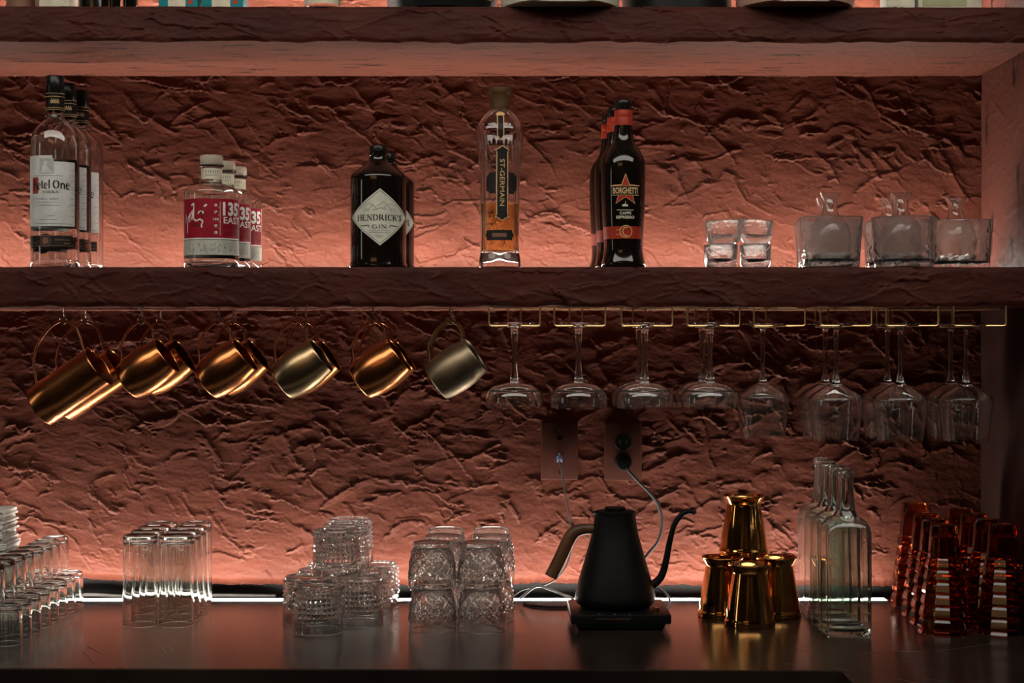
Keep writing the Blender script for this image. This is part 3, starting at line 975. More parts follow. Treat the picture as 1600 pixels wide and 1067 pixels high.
# ------------------------------------------------------------------ black apothecary gin bottles
def apothecary():
    root = thing('apothecary_bottle', '', 'bottle')
    R = 43.5 * S1
    prof = [(0, 0), (38 * S1, 0), (43.5 * S1, 0.001), (45 * S1, 0.0035), (44.6 * S1, 0.007), (R, 0.012)] + [(R, HB(v)) for v in (395, 360, 320, 290)] + \
        [(43.6 * S1, HB(278)), (43 * S1, HB(274.5)), (40 * S1, HB(271.5))] + sm([(36 * S1, HB(268)), (27 * S1, HB(261)), (19 * S1, HB(255)), (15.2 * S1, HB(250)), (14.2 * S1, HB(246))], 3) + \
        [(14 * S1, HB(243.5)), (15.2 * S1, HB(242.8)), (15.2 * S1, HB(240.5)), (13 * S1, HB(240)), (13 * S1, HB(238)), (0, HB(238))]
    link('glass_body', lathe('glass_body', prof, 56), M['dark_glass'], root)
    link('stopper', lathe('stopper', [(0, HB(238)), (12 * S1, HB(238)), (13.6 * S1, HB(237)), (13.8 * S1, HB(230)), (13 * S1, HB(228)), (0, HB(227.4))], 36), M['cap_black'], root)
    th = 0.06
    hw, hh = 0.0605, 44 * S1
    vc = HB(341.5)
    n = 40
    lb = Print()
    for i in range(n):
        a, b = -hw + 2 * hw * i / n, -hw + 2 * hw * (i + 1) / n
        ha, hb_ = hh * (1 - abs(a) / hw) ** 0.94, hh * (1 - abs(b) / hw) ** 0.94
        k = len(lb.v)
        lb.v += [(a, vc - ha), (b, vc - hb_), (b, vc + hb_), (a, vc + ha)]
        lb.f.append((k, k + 1, k + 2, k + 3))
    lab = text_part(lb, 'front_label', M['label_green'], root, R, 0.0007, 0, th)
    tag(lab, 'pale grey green diamond label')
    w = 0.0012
    p = Print()
    for s in (0.93,):
        pts = []
        for i in range(n + 1):
            a = (-1 + 2 * i / n)
            pts.append((a * hw * s, vc + s * hh * (1 - abs(a)) ** 0.94))
        p.path(pts, .0007)
        p.path([(x, 2 * vc - y) for x, y in pts], .0007)
    text_part(p, 'border_line', M['grey_ink'], lab, R, w, 0, th)
    p = Print().serif("HENDRICK'S", 0.0005, HB(347), 0.0105, 0.087, 1.0).serif('GIN', -0.001, HB(359.3), 0.0068, 0.027, 1.0)
    p.f = p.f
    p.path([(-.036, HB(355)), (-.024, HB(355)), (-.021, HB(353.5)), (-.019, HB(356)), (-.021, HB(358))], .0009)
    p.path([(.034, HB(355.5)), (.022, HB(355)), (.019, HB(353.5)), (.017, HB(356)), (.019, HB(358))], .0009)
    text_part(p, 'lettering', M['ink'], lab, R, w + 0.0003, 0, th)
    p = Print()
    for (a, b, v) in [(-.022, .020, 363), (-.020, -.006, 365.5), (-.008, .018, 366), (-.009, .006, 370.5), (-.006, .004, 373)]:
        p.quad(a, HB(v), b, HB(v) + 0.0007, 6)
    for k in range(2):
        for s in (-1, 1):
            p.path([(s * .004, HB(330)), (s * .012, HB(322 + 2 * k)), (s * .018, HB(327)), (s * .022, HB(333 - 2 * k))], .0012)
    for s in (-1, 1):
        p.path(arc(s * .019, HB(329), .011, .009, 20, 160, 8), .0012).path([(s * .030, HB(335)), (s * .026, HB(329)), (s * .018, HB(331))], .0016)
    p.path([(-.012, HB(331)), (0.002, HB(327)), (.012, HB(330))], .0022).path([(-.006, HB(325)), (.006, HB(318)), (.012, HB(322))], .0015)
    text_part(p, 'engraving', M['pale_ink'], lab, R, w, 0, th)
    return root
ab = apothecary()
LA = ['black apothecary gin bottle with diamond label facing front', 'black apothecary gin bottle mostly hidden behind the other one']
for i, (u, Y) in enumerate([(591, 3.055), (605.5, 3.18)]):
    o = ab if i == 0 else dup(ab, (0, 0, 0))
    o.location = (X(u, Y), Y, SHELF_TOP)
    o.rotation_euler = (0, 0, math.atan2(-X(u, Y), Y))
    tag(o, LA[i], group='black apothecary bottles')

# ------------------------------------------------------------------ fluted elderflower liqueur bottle
def flute(r, z, a):
    k = 0.5 - 0.5 * math.cos(8 * a)
    lo, hi = HB(398), HB(208)
    if z < HB(400) - 0.001:
        amp = 0.02
    elif z > hi:
        amp = 0.0 if z > HB(197) else 0.03
    else:
        amp = 0.055
    return r * (1 - amp * k ** 1.3)
root = thing('liqueur_bottle', 'tall fluted liqueur bottle with bronze stopper, half full of golden liquid', 'bottle', (X(781, 3.05), 3.05, SHELF_TOP))
oprof = [(30 * S1, 0), (32.5 * S1, 0.0015), (32.8 * S1, 0.006), (32 * S1, HB(403)), (30.8 * S1, HB(398))] + \
    sm([(30.6 * S1, HB(392)), (30.4 * S1, HB(360)), (30.8 * S1, HB(320)), (32 * S1, HB(280)), (34.2 * S1, HB(245)), (36.8 * S1, HB(218)), (38.4 * S1, HB(208))], 4) + \
    sm([(38.2 * S1, HB(205)), (36.5 * S1, HB(198)), (32 * S1, HB(190)), (25 * S1, HB(180.5)), (17.5 * S1, HB(174)), (13 * S1, HB(171.5))], 4) + [(12.5 * S1, HB(164))]
link('glass_body', lathe('glass_body', shell(oprof, 0.0034, HB(396)), 96, fn=flute, angle=30), M['bottle_glass'], root)
lp = [(r - 0.0034, z) for r, z in oprof]
lq = [(0, HB(396) + .0004)] + [(r - .0002, z) for r, z in lp if HB(396) + 0.0003 <= z <= HB(320)] + [(30.8 * S1 - .0036, HB(319)), (0, HB(319))]
link('liqueur', lathe('liqueur', lq, 96, fn=flute, angle=30), M['elder'], root)
link('stopper', lathe('stopper', [(0, HB(172)), (15 * S1, HB(172)), (15.5 * S1, HB(160)), (15.5 * S1, HB(149)), (17 * S1, HB(147)), (18 * S1, HB(144)), (17.6 * S1, HB(138.5)), (16 * S1, HB(137)), (0, HB(137))], 40), M['bronze_cap'], root)
R = 31.5 * S1
p = Print()
ov = lambda hw, v0, v1: [(-hw, HB(v1)), (-hw, HB(v0)), (-hw * 1.25, HB(v0 - 3)), (-hw * .7, HB(v0 - 5)), (0, HB(v0 - 9)), (hw * .7, HB(v0 - 5)), (hw * 1.25, HB(v0 - 3)), (hw, HB(v0)), (hw, HB(v1)), (hw * 1.25, HB(v1 + 3)), (hw * .7, HB(v1 + 5)), (0, HB(v1 + 9)), (-hw * .7, HB(v1 + 5)), (-hw * 1.25, HB(v1 + 3))]
rf = lambda y: float(np.interp(y, [z for r, z in oprof], [r for r, z in oprof])) + 0.0002
TH = 0.12
gl = text_part(Print().poly(ov(0.0105, 240, 338)), 'label_edge', M['gold_ink'], root, None, 0.0006, 0, TH, rf)
text_part(Print().poly(ov(0.0088, 241, 337)), 'label_strip', M['ink'], root, None, 0.0011, 0, TH, rf)
p = Print().text('ST-GERMAIN', 0.0, HB(288), 0.0082, 0.083, 0.0, -PI / 2)
text_part(p, 'lettering', M['gold_ink'], gl, None, 0.0016, 0, TH, rf)
text_part(Print().poly([(-.0062, HB(217)), (-.0062, HB(184)), (-.008, HB(181)), (-.003, HB(177.5)), (.003, HB(177.5)), (.008, HB(181)), (.0062, HB(184)), (.0062, HB(217)), (0, HB(224))]), 'upper_tag_edge', M['gold_ink'], root, None, 0.0010, 0, .04, rf)
text_part(Print().poly([(-.0045, HB(216)), (-.0045, HB(184)), (.0045, HB(184)), (.0045, HB(216)), (0, HB(221.5))]), 'upper_tag', M['ink'], root, None, 0.0015, 0, .04, rf)
for s in (-1, 1):
    pl = Print().poly([(s * .0115, HB(305)), (s * .024, HB(305)), (s * .024, HB(301)), (s * .029, HB(301)), (s * .030, HB(290)), (s * .029, HB(277)), (s * .024, HB(276)), (s * .024, HB(272.5)), (s * .0115, HB(272.5))])
    text_part(pl, 'side_plaque', M['ink'], root, None, 0.0008, 0, TH, rf)
pl = Print().poly([(-.026, HB(377)), (-.026, HB(373)), (-.030, HB(369)), (-.026, HB(365)), (-.026, HB(361)), (.022, HB(361)), (.022, HB(365)), (.026, HB(369)), (.022, HB(373)), (.022, HB(377))])
lo = text_part(pl, 'lower_plaque', M['ink'], root, None, 0.0008, 0, .04, rf)
text_part(Print().quad(-.015, HB(372), .011, HB(366), 6), 'plaque_panel', M['brown_card'], lo, None, 0.0013, 0, .04, rf)

# ------------------------------------------------------------------ coffee liqueur bottles
def coffee():
    root = thing('coffee_liqueur_bottle', '', 'bottle')
    prof = [(0, 0), (29 * S1, 0), (33 * S1, 0.001), (34.4 * S1, 0.004)] + sm([(34.2 * S1, HB(411)), (31.5 * S1, HB(400)), (30.2 * S1, HB(388)), (31 * S1, HB(370)), (32.6 * S1, HB(340)), (34 * S1, HB(300)), (34.2 * S1, HB(268)),
                   (33 * S1, HB(252)), (28 * S1, HB(239)), (20.5 * S1, HB(228)), (16 * S1, HB(217)), (14.6 * S1, HB(205)), (13.8 * S1, HB(192)), (13.6 * S1, HB(176))], 4) + [(0, HB(176))]
    link('glass_body', lathe('glass_body', prof, 56), M['dark_glass'], root)
    link('capsule', lathe('capsule', [(13.7 * S1, HB(197)), (14.3 * S1, HB(196.6)), (14.3 * S1, HB(185)), (13.9 * S1, HB(184)), (14.3 * S1, HB(183)), (14.2 * S1, HB(174)), (13 * S1, HB(172.5)), (0, HB(172.5))], 36), M['star_red'], root)
    link('cap', lathe('cap', [(0, HB(173)), (12.6 * S1, HB(173)), (12.8 * S1, HB(168)), (13.6 * S1, HB(166.5)), (13.6 * S1, HB(159)), (12.8 * S1, HB(157.2)), (0, HB(157.2))], 36), M['cap_black'], root)
    rf = lambda y: float(np.interp(y, [z for r, z in prof[1:-1]], [r for r, z in prof[1:-1]]))
    th = 0.10
    def star(R, r, cx, cy):
        return [((R if k % 2 == 0 else r) * math.sin(PI * k / 5) + cx, (R if k % 2 == 0 else r) * math.cos(PI * k / 5) + cy) for k in range(10)]
    ce = HB(300)
    st = text_part(Print().poly(star(.0300, .0125, 0, ce)), 'star_edge', M['gold_ink'], root, None, 0.0006, 0, th, rf)
    text_part(Print().poly(star(.0275, .0112, 0, ce - .0002)), 'star', M['star_red'], root, None, 0.0011, 0, th, rf)
    bn = text_part(Print().quad(-.0245, HB(307.5), .0245, HB(293.5), 12), 'banner', M['ink'], root, None, 0.0016, 0, th, rf)
    p = Print().text('BORGHETTI', 0, HB(305.5), 0.0112, 0.044, 0.02)
    p.quad(-.0265, HB(293.5), .0265, HB(293), 12).quad(-.0245, HB(308), .0245, HB(307.4), 12)
    text_part(p, 'lettering', M['gold_ink'], bn, None, 0.0021, 0, th, rf)
    p = Print().text('CAFFE', 0, HB(337.5), 0.0052, 0.0205, 0.03).text('ESPRESSO', 0, HB(343.8), 0.0052, 0.0325, 0.03)
    p.quad(-.0155, HB(331), .0145, HB(330), 6).disc(-.001, HB(323), .0024).disc(.0025, HB(323.5), .002).disc(-.004, HB(323.5), .002).quad(-.0004, HB(321), .0004, HB(317))
    text_part(p, 'roast_lettering', M['cream'], root, None, 0.0009, 0, th, rf)
    bd = text_part(Print().quad(-.052, HB(374.5), .033, HB(355.5), 36), 'red_band', M['star_red'], root, None, 0.0006, 0, th, rf)
    p = Print().ring(0.001, HB(363.5), .0105, .0013).path(arc(.001, HB(363.5), .0055, .0075, 60, 300), .0016).path([(-.0165, HB(368)), (-.009, HB(368))], .0008).path([(-.0165, HB(361)), (-.010, HB(361))], .0008)
    text_part(p, 'emblem', M['gold_ink'], bd, None, 0.0012, 0, th, rf)
    return root
cb = coffee()
LC = ['black coffee liqueur bottle with red star, front of three', 'black coffee liqueur bottle, middle of three, mostly hidden', 'black coffee liqueur bottle, hindmost of three by the bare wall']
for i, (u, Y) in enumerate([(974, 3.05), (962, 3.15), (953, 3.25)]):
    o = cb if i == 0 else dup(cb, (0, 0, 0))
    o.location = (X(u, Y), Y, SHELF_TOP)
    o.rotation_euler = (0, 0, math.atan2(-X(u, Y), Y))
    tag(o, LC[i], group='coffee liqueur bottles')

# ------------------------------------------------------------------ shot glasses on the shelf
def squircle(n):
    def f(a):
        c, s = abs(math.cos(a)), abs(math.sin(a))
        return 1.0 / ((c ** n + s ** n) ** (1.0 / n))
    return f
SQ = squircle(3.2)
def shot():
    w = 25 * S1
    prof = [(0, 0.0), (w * .62, 0.0), (w * .80, 0.002), (w * .93, 0.007), (w * .97, 0.016), (w, 0.036), (w, 0.0415), (w - .0012, 0.043), (w - .004, 0.0425), (w - .006, 0.036), (w - .0075, 0.017), (w * .5, 0.0125), (0, 0.012)]
    return lathe('shot_glass', prof, 48, shape=SQ)
sme = shot()
for i, (u, v, Y, rz, tilt, lab) in enumerate([(1126, 0, 3.06, .15, 0, 'square shot glass at the lower left of the stacked four'), (1180, 0, 3.07, -.1, 0, 'square shot glass at the lower right of the stacked four'),
                                        (1131, 1, 3.065, .5, 0.05, 'square shot glass perched on the lower left one'), (1181, 1, 3.07, -.25, -0.07, 'square shot glass tilted on top of the lower right one')]):
    o = link('shot_glass', sme, M['bubble'], None, (X(u, Y), Y, SHELF_TOP + v * 0.0440), (0.0, -tilt, rz))
    tag(o, lab, 'glass', 'square shot glasses stacked on the shelf')

# ------------------------------------------------------------------ ice bowls with carafes
def bowl_mesh():
    r0, r1 = 44 * S1, 50 * S1
    prof = [(0, 0.0), (r0 * .9, 0.0), (r0, 0.002), (r0 * 1.02, 0.010), (r0 * 1.06, 0.045), (r1, 0.090), (r1 - .0015, 0.0918), (r1 - .0035, 0.090), (r0 * 1.06 - .0045, 0.045), (r0 * .93, 0.016), (r0 * .6, 0.0125), (0, 0.012)]
    return lathe('ice_bowl', prof, 64, shape=squircle(3.4))
def carafe_mesh():
    s = S1
    prof = [(0, 0.0), (26 * s, 0.0), (30 * s, 0.003)] + sm([(32 * s, 0.012), (33 * s, 0.032), (31 * s, 0.055), (25 * s, 0.072), (15.5 * s, 0.083), (11.5 * s, 0.093), (11 * s, 0.102), (12.5 * s, 0.112), (17 * s, 0.1235)], 4)
    t = 0.0018
    inner = [(max(r - t, .001), z) for r, z in reversed(prof[3:])]
    return lathe('carafe', prof + inner + [(27 * s, 0.006), (0, 0.006)], 48)
bm_, cm_ = bowl_mesh(), carafe_mesh()
SETS = [(1297, 3.065, .12, 'front left', 1297), (1289, 3.19, .05, 'rear left', 1289), (1413, 3.065, -.10, 'front middle', 1408), (1397, 3.19, .1, 'rear middle', 1389), (1502, 3.15, 0, 'right hand', 1493)]
for u, Y, rz, wh, uc in SETS:
    o = link('ice_bowl', bm_, M['frost'], None, (X(u, Y), Y, SHELF_TOP), (0, 0, rz + math.atan2(X(u, Y), Y) * -1))
    tag(o, f'hammered square glass ice bowl, {wh} one of the group of five', 'bowl', 'glass ice bowls on the shelf')
    o = link('carafe', cm_, M['worn'], None, (X(uc, Y), Y, SHELF_TOP + 0.0124))
    tag(o, f'small clear carafe with flared neck inside the {wh} ice bowl', 'carafe', 'carafes in the ice bowls')

# ------------------------------------------------------------------ things on the top shelf (only their feet are in the picture)
def on_top(u, Y):
    return (X(u, Y), Y, TOP_TOP)
HT = {}
o = thing('canister', 'brown round canister at the left end of the top shelf', 'canister', on_top(34, 3.10))
link('body', lathe('body', [(0, 0), (.026, 0), (.028, .002), (.028, .16), (0, .16)], 32), M['brown_card'], o)
link('lid', lathe('lid', [(0, .16), (.0295, .16), (.0295, .185), (.027, .188), (0, .188)], 32), M['cap_black'], o)
o = thing('carton', 'cream carton with brown edge on the top shelf', 'box', on_top(89, 3.09))
link('body', box('body', -.031, .031, -.03, .03, 0, .21, .001), M['cream'], o)
link('flap', box('flap', -.032, -.024, -.031, .031, 0, .212, .001), M['brown_card'], o)
def dark_bottle_mesh(r, h):
    return lathe('glass_body', [(0, 0), (r * .9, 0), (r, .003), (r, h * .62), (r * .8, h * .72), (r * .36, h * .8), (r * .34, h * .96), (r * .4, h), (0, h)], 36)
for u, r, lab, Y in [(148, .028, 'wide black bottle on the top shelf beside the cream carton', 3.08), (180, .0095, 'slim black vial between two black bottles on the top shelf', 3.07), (203.5, .0135, 'narrow black bottle on the top shelf left of the teal boxes', 3.08)]:
    o = thing('black_bottle', lab, 'bottle', on_top(u, Y), group='black bottles on the top shelf')
    link('glass_body', dark_bottle_mesh(r, .24 if r > .02 else .16), M['dark_glass'], o)
    hh = .24 if r > .02 else .16
    link('cap', lathe('cap', [(0, hh + .0002), (r * .42, hh + .0002), (r * .42, hh + .02), (0, hh + .022)], 24), M['cap_black'], o)
for u, w, lab in [(283.5, .035, 'teal and cream printed box, left of the pair on the top shelf'), (352, .037, 'teal and cream printed box, right of the pair on the top shelf')]:
    o = thing('printed_box', lab, 'box', on_top(u, 3.07), group='teal printed boxes')
    link('body', box('body', -w, w, -.03, .03, 0, .19, .001), M['teal'], o)
    p = Print().quad(-w * .52, .004, w * .38, .18)
    link('cream_panel', p.flat('cream_panel', -.0306), M['cream'], o)
    p = Print()
    for k in range(14):
        p.quad(w * .5, .012 + k * .012, w * .74, .019 + k * .012)
    link('red_print', p.flat('red_print', -.0306), M['star_red'], o)
    p = Print()
    for k in range(12):
        p.disc(-w * .3 + (k % 3) * w * .22, .022 + k * .012, .004, 10)
    link('gold_print', p.flat('gold_print', -.031), M['gold_ink'], o)
o = thing('jar', 'cream labelled jar in the middle of the top shelf', 'jar', on_top(504, 3.03))
link('body', lathe('body', [(0, 0), (.030, 0), (.0318, .002), (.0318, .12), (.028, .128), (0, .128)], 40), M['bottle_glass'], o)
link('label', Print().quad(-.044, .006, .036, .11, 24).wrap('label', .0318, .0006), M['cream'], o)
p = Print().path([(-.012, .022), (-.016, .028), (-.010, .033), (-.008, .025)], .004)
link('print', p.wrap('print', .0318, .0012), M['ink'], o)
link('side_label', Print().quad(.037, .006, .048, .11, 6).wrap('side_label', .0318, .0006), M['olive_label'], o)
link('lid', lathe('lid', [(0, .128), (.030, .128), (.031, .131), (.031, .143), (0, .145)], 40), M['cap_black'], o)
def pot(name, lab, u, Y, r, h, m, flare=1.12, label_mat=None):
    o = thing(name, lab, 'bowl', on_top(u, Y))
    prof = [(0, 0), (r * .96, 0), (r, .0025), (r * 1.02, .01), (r * flare, h), (r * flare - .004, h + .001), (r * 1.0 - .005, .012), (0, .009)]
    link('body', lathe('body', prof, 64), m, o)
    link('rim', lathe('rim', sm([(r * flare - .003, h - .004), (r * flare + .003, h - .003), (r * flare + .003, h + .002), (r * flare - .003, h + .002), (r * flare - .003, h - .004)], 2), 64), m, o)
    return o
b1 = pot('round_bowl', 'wide cream bowl overhanging the edge of the top shelf', 875, 3.045, .104, .09, M['cream'], 1.02)
b2 = pot('round_bowl', 'wide pinkish clay bowl overhanging the top shelf, right of the black pan', 1242, 3.045, .103, .09, M['pink_clay'], 1.02)
o = thing('black_tray', 'black oval pan with a pale rim line on the top shelf', 'pan', on_top(691, 3.10))
link('body', lathe('body', [(0, 0), (.092, 0), (.097, .003), (.105, .05), (.103, .052), (.093, .006), (0, .005)], 64), M['black_plastic'], o)
link('rim_line', tube('rim_line', [(.1005 * math.sin(a), -.1005 * math.cos(a), .021) for a in np.linspace(-.2, 1.1, 24)], .0012, 6), M['white_ink'], o)
o = thing('black_pan', 'deep black pan between the cream bowl and the clay bowl', 'pan', on_top(1057, 3.12))
link('body', lathe('body', [(0, 0), (.096, 0), (.100, .003), (.102, .11), (.099, .111), (.095, .008), (0, .006)], 64), M['black_plastic'], o)
o = thing('carton', 'pale green and cream carton at the right of the top shelf', 'box', on_top(1402, 3.08))
link('body', box('body', -.025, .025, -.03, .03, 0, .17, .001), M['label_green'], o)
link('print', Print().quad(-.02, .01, .018, .15).flat('print', -.0306), M['cream'], o)
o = thing('carton', 'olive and cream carton furthest right on the top shelf', 'box', on_top(1478, 3.08))
link('body', box('body', -.057, .057, -.03, .03, 0, .16, .001), M['cream'], o)
link('print', Print().quad(-.05, .01, .03, .14).flat('print', -.0306), M['olive_label'], o)

# ------------------------------------------------------------------ hooks and copper mugs under the middle shelf
YH0, YH1 = 3.06, 3.22
def hook_mesh():
    # screw-in cup hook, origin at the shelf underside; the bowl of the hook is its lowest inner point
    pts = cr([(0, 0, 0.004), (0, 0, -0.010), (0.001, 0, -0.017), (0.0045, 0, -0.0225), (0.002, 0, -0.0282), (-0.003, 0, -0.0290), (-0.0065, 0, -0.0250), (-0.0072, 0, -0.0200)], 5)
    a = tube('h', pts, 0.0014, 8)
    b = lathe('h2', [(0, -.0012), (.0045, -.0012), (.0045, 0.0), (0, 0.0)], 16)
    c = lathe('h3', [(0, -.0125), (.0022, -.0125), (.0026, -.0110), (.0022, -.0095), (0, -.0095)], 12)
    return a, b, c
ha, hb_, hc = hook_mesh()
def mug_meshes(base, H, prof_px, hpts, rt):
    s = YH0 / F
    P = [(r * s, z * s) for r, z in prof_px]
    t = 0.0013
    inner = [(max(r - t, 0.0005), z) for r, z in reversed(P) if z > 3 * s]
    body = lathe('body', [(0, 0)] + P + [(P[-1][0] - t / 2, P[-1][1] + .0006)] + inner + [(P[2][0] - t, 2.6 * s), (0, 2.6 * s)], 56, angle=60)
    hp = []
    for (tt, n) in hpts:
        r = float(np.interp(tt, [z for _, z in prof_px], [q for q, _ in prof_px]))
        rr = base if n > 3 else r
        hp.append((-(rr + n) * s, 0, tt * s))
    path = cr(hp, 6)
    return body, path, s
BAR = [(24, 0), (28.5, .7), (30.5, 3)] + [(r, z) for r, z in sm([(31.2, 5), (34.2, 18), (35.8, 36), (35, 54), (32.6, 68), (31, 78)], 4)]
bar_body, bar_path, s_ = mug_meshes(31.0, 78, BAR, [(10, -0.5), (15.7, 8.4), (24, 21.9), (45, 34.5), (61, 38), (74, 36.6), (81, 24.6), (79.7, 11.9), (73, -.5)], .0025)
TALL = [(30, 0), (33, .6), (34, 2.5), (34, 40), (34, 80), (34, 114), (34.3, 116)]
tall_body, tall_path, _ = mug_meshes(34.0, 116, TALL, [(17, -.5), (24.9, 17), (34.4, 33.4), (53, 50), (81, 60), (104, 59), (117, 43), (116, 26), (108, -.5)], .0025)
bar_handle = tube('handle', bar_path, 0.0026, 10)
tall_handle = tube('handle', tall_path, 0.0026, 10)
def fit(path, phi, psi):
    Rm = Matrix.Rotation(-psi, 3, 'Z') @ Matrix.Rotation(phi, 3, 'Y')
    top = max((Rm @ Vector(p) for p in path), key=lambda q: q.z)
    return Rm, top
def mug(name, lab, u, Y, body, path, handle, phi_deg, psi_deg, m, group):
    Rm, top = fit(path, math.radians(phi_deg), math.radians(psi_deg))
    hx = X(u, Y)
    hook_in = SHELF_BOT - 0.0290 + 0.0014
    want = Vector((hx - 0.001, Y, hook_in + 0.0030))
    # the handle's uppermost inner side rests in the hook
    root = thing(name, lab, 'mug', want - top, Rm.to_euler(), group)
    link('body', body, m, root)
    link('handle', handle, M['copper_wire'] if m is not M['satin'] else M['bronze'], root)
    if m is not M['copper']:
        pass
    return root
def own(me, m):
    c = me.copy()
    c.materials.clear()
    c.materials.append(m)
    return c
bodies = {k: own(bar_body, M[k]) for k in ('copper', 'bronze', 'satin')}
tbody = own(tall_body, M['copper'])
hand = {k: own(bar_handle, M[k]) for k in ('copper_wire', 'bronze')}
thand = own(tall_handle, M['copper_wire'])
MUGS = [(100, 134, 'tall_mug', 'copper', 'tall copper mug', 'far left'), (222, 251, 'copper_mug', 'copper', 'barrel copper mug', 'second from the left'),
        (342, 365, 'copper_mug', 'copper', 'barrel copper mug', 'third from the left'), (462, 478, 'copper_mug', 'bronze', 'barrel bronze toned mug', 'fourth from the left'),
        (583, 594, 'copper_mug', 'copper', 'bright barrel copper mug', 'fifth from the left'), (703, 707, 'copper_mug', 'satin', 'dull satin barrel mug', 'next to the glass rack')]
POS = ['leftmost', 'second', 'third', 'fourth', 'fifth', 'sixth']
for i, (u0, u1, nm, mk, what, where) in enumerate(MUGS):
    for row, (u, Y) in enumerate([(u0, YH0), (u1, YH1)]):
        fr = 'front' if row == 0 else 'rear'
        h = thing('cup_hook', f'{fr} brass cup hook of the {POS[i]} pair counted from the left', 'hook', (X(u, Y), Y, SHELF_BOT), group='cup hooks under the shelf')
        link('hook_wire', ha, M['chrome'], h)
        link('collar', hb_, M['chrome'], h)
        link('bead', hc, M['chrome'], h)
        lab = f'{what} hanging in {fr} row, {where}'
        jig = [0, 1.2, -.8, .5, -.4, .3][i] + (0.8 if row else 0)
        if nm == 'tall_mug':
            mug(nm, lab, u, Y, tbody, tall_path, thand, 56.5 + jig, 5, M['copper'], 'tall copper mugs hanging on hooks')
        else:
            k2 = mk if row == 0 or mk == 'satin' else 'copper'
            mug(nm, lab if k2 == mk else f'barrel copper mug hanging in rear row, {where}', u, Y, bodies[k2], bar_path, hand['bronze' if k2 == 'satin' else 'copper_wire'], 55 + jig, 5, M[k2], 'barrel mugs hanging on hooks')

# ------------------------------------------------------------------ wire glass racks
YR0 = 3.005
def rack(lab, chans, y_end, zr):
    cx = (chans[0][0] + chans[-1][1]) / 2
    root = thing('glass_rack', lab, 'rack', (X(cx, YR0), YR0, SHELF_BOT), group='gold wire glass racks')
    x0 = root.location.x
    for (ua, ub) in chans:
        for u, s in ((ua, 1), (ub, -1)):
            xo = X(u, YR0) - x0
            xi = X((ua + ub) / 2, YR0) - x0 - s * 0.0118
            zz = zr - SHELF_BOT
            pts = [(xo, 0, .001), (xo, 0, zz + .004), (xo + s * .0012, 0, zz + .0012), (xo + s * .004, 0, zz), (xi - s * .004, 0, zz), (xi - s * .0008, .001, zz), (xi, .005, zz),
                   (xi, y_end - .005, zz), (xi, y_end - .001, zz + .001), (xi, y_end, zz + .005), (xi, y_end, .001)]
            link('rail_wire', tube('rail_wire', pts, 0.0017, 8), M['gold_wire'], root)
    xa, xb = X(chans[0][0], YR0) - x0 - .004, X(chans[-1][1], YR0) - x0 + .004
    link('cross_wire', tube('cross_wire', [(xa, .04, -.0005), (xb, .04, -.0005)], 0.0013, 8), M['gold_wire'], root)
    link('cross_wire', tube('cross_wire', [(xa, y_end, -.0005), (xb, y_end, -.0005)], 0.0013, 8), M['gold_wire'], root)
    return root
ZR = Z(509, YR0)
CH1 = [(764, 844), (866, 946), (971, 1051), (1074, 1156)]
CH2 = [(1178, 1258), (1282, 1362), (1385, 1466), (1490, 1572)]
rack('gold wire rack with four channels holding the coupe glasses', CH1, 0.185, ZR)
rack('gold wire rack with four channels holding the wine glasses', CH2, 0.235, ZR)
SC = 3.06 / F
def thin(prof_out, t):
    inner = [(max(r - t, 0.0006), z) for r, z in reversed(prof_out)]
    return inner
def coupe_mesh():
    v0 = 634.0
    z = lambda v: (v0 - v) * SC
    foot = [(0, z(500.2)), (20 * SC, z(500.2)), (32.6 * SC, z(500.5)), (33.2 * SC, z(501.8)), (32.4 * SC, z(503.0)), (18 * SC, z(504.2)), (10 * SC, z(506))]
    stem = sm([(7.2 * SC, z(508)), (6.2 * SC, z(513)), (4.8 * SC, z(528)), (3.9 * SC, z(548)), (4.4 * SC, z(568)), (6.0 * SC, z(584)), (6.6 * SC, z(588)), (7.4 * SC, z(590)), (6.4 * SC, z(592))], 4)
    bowl = sm([(8 * SC, z(594)), (20 * SC, z(595.8)), (31 * SC, z(599.5)), (39 * SC, z(606)), (43.5 * SC, z(614)), (44.8 * SC, z(622)), (44.2 * SC, z(630)), (43.6 * SC, z(634))], 4)
    t = 0.0016
    inner = [(max(r - t, .0006), zz - (t if r < 40 * SC and zz > z(610) else 0)) for r, zz in reversed(bowl) if r > 9 * SC]
    return lathe('coupe_glass', foot + stem + bowl + inner + [(0, z(597))], 56, angle=50)
def wine_mesh():
    s = 3.10 / F
    v0 = 685.5
    z = lambda v: (v0 - v) * s
    foot = [(0, z(501.4)), (20 * s, z(501.4)), (32.6 * s, z(501.7)), (33.2 * s, z(502.7)), (32.4 * s, z(503.7)), (16 * s, z(504.8)), (8 * s, z(507))]
    stem = sm([(5 * s, z(511)), (3.7 * s, z(520)), (3.3 * s, z(550)), (3.6 * s, z(578)), (5.5 * s, z(590)), (7.2 * s, z(595))], 4)
    bowl = sm([(9 * s, z(597)), (18 * s, z(601.5)), (29 * s, z(608)), (38 * s, z(614)), (42 * s, z(618.5))], 4) + sm([(42.6 * s, z(621)), (41.2 * s, z(635)), (38.4 * s, z(660)), (35.2 * s, z(685.5))], 4)
    t = 0.0013
    inner = [(max(r - t, .0006), zz - (t if zz > z(620) else 0)) for r, zz in reversed(bowl) if r > 12 * s]
    return lathe('wine_glass', foot + stem + bowl + inner + [(0, z(602))], 64, angle=35)
cme, wme = coupe_mesh(), wine_mesh()
def hang_z(me, slope):
    return ZR + 0.0018
coupe_h = (634 - 504.6) * SC
wine_h = (685.5 - 505.2) * 3.10 / F
CO = ['first', 'second', 'third', 'fourth']
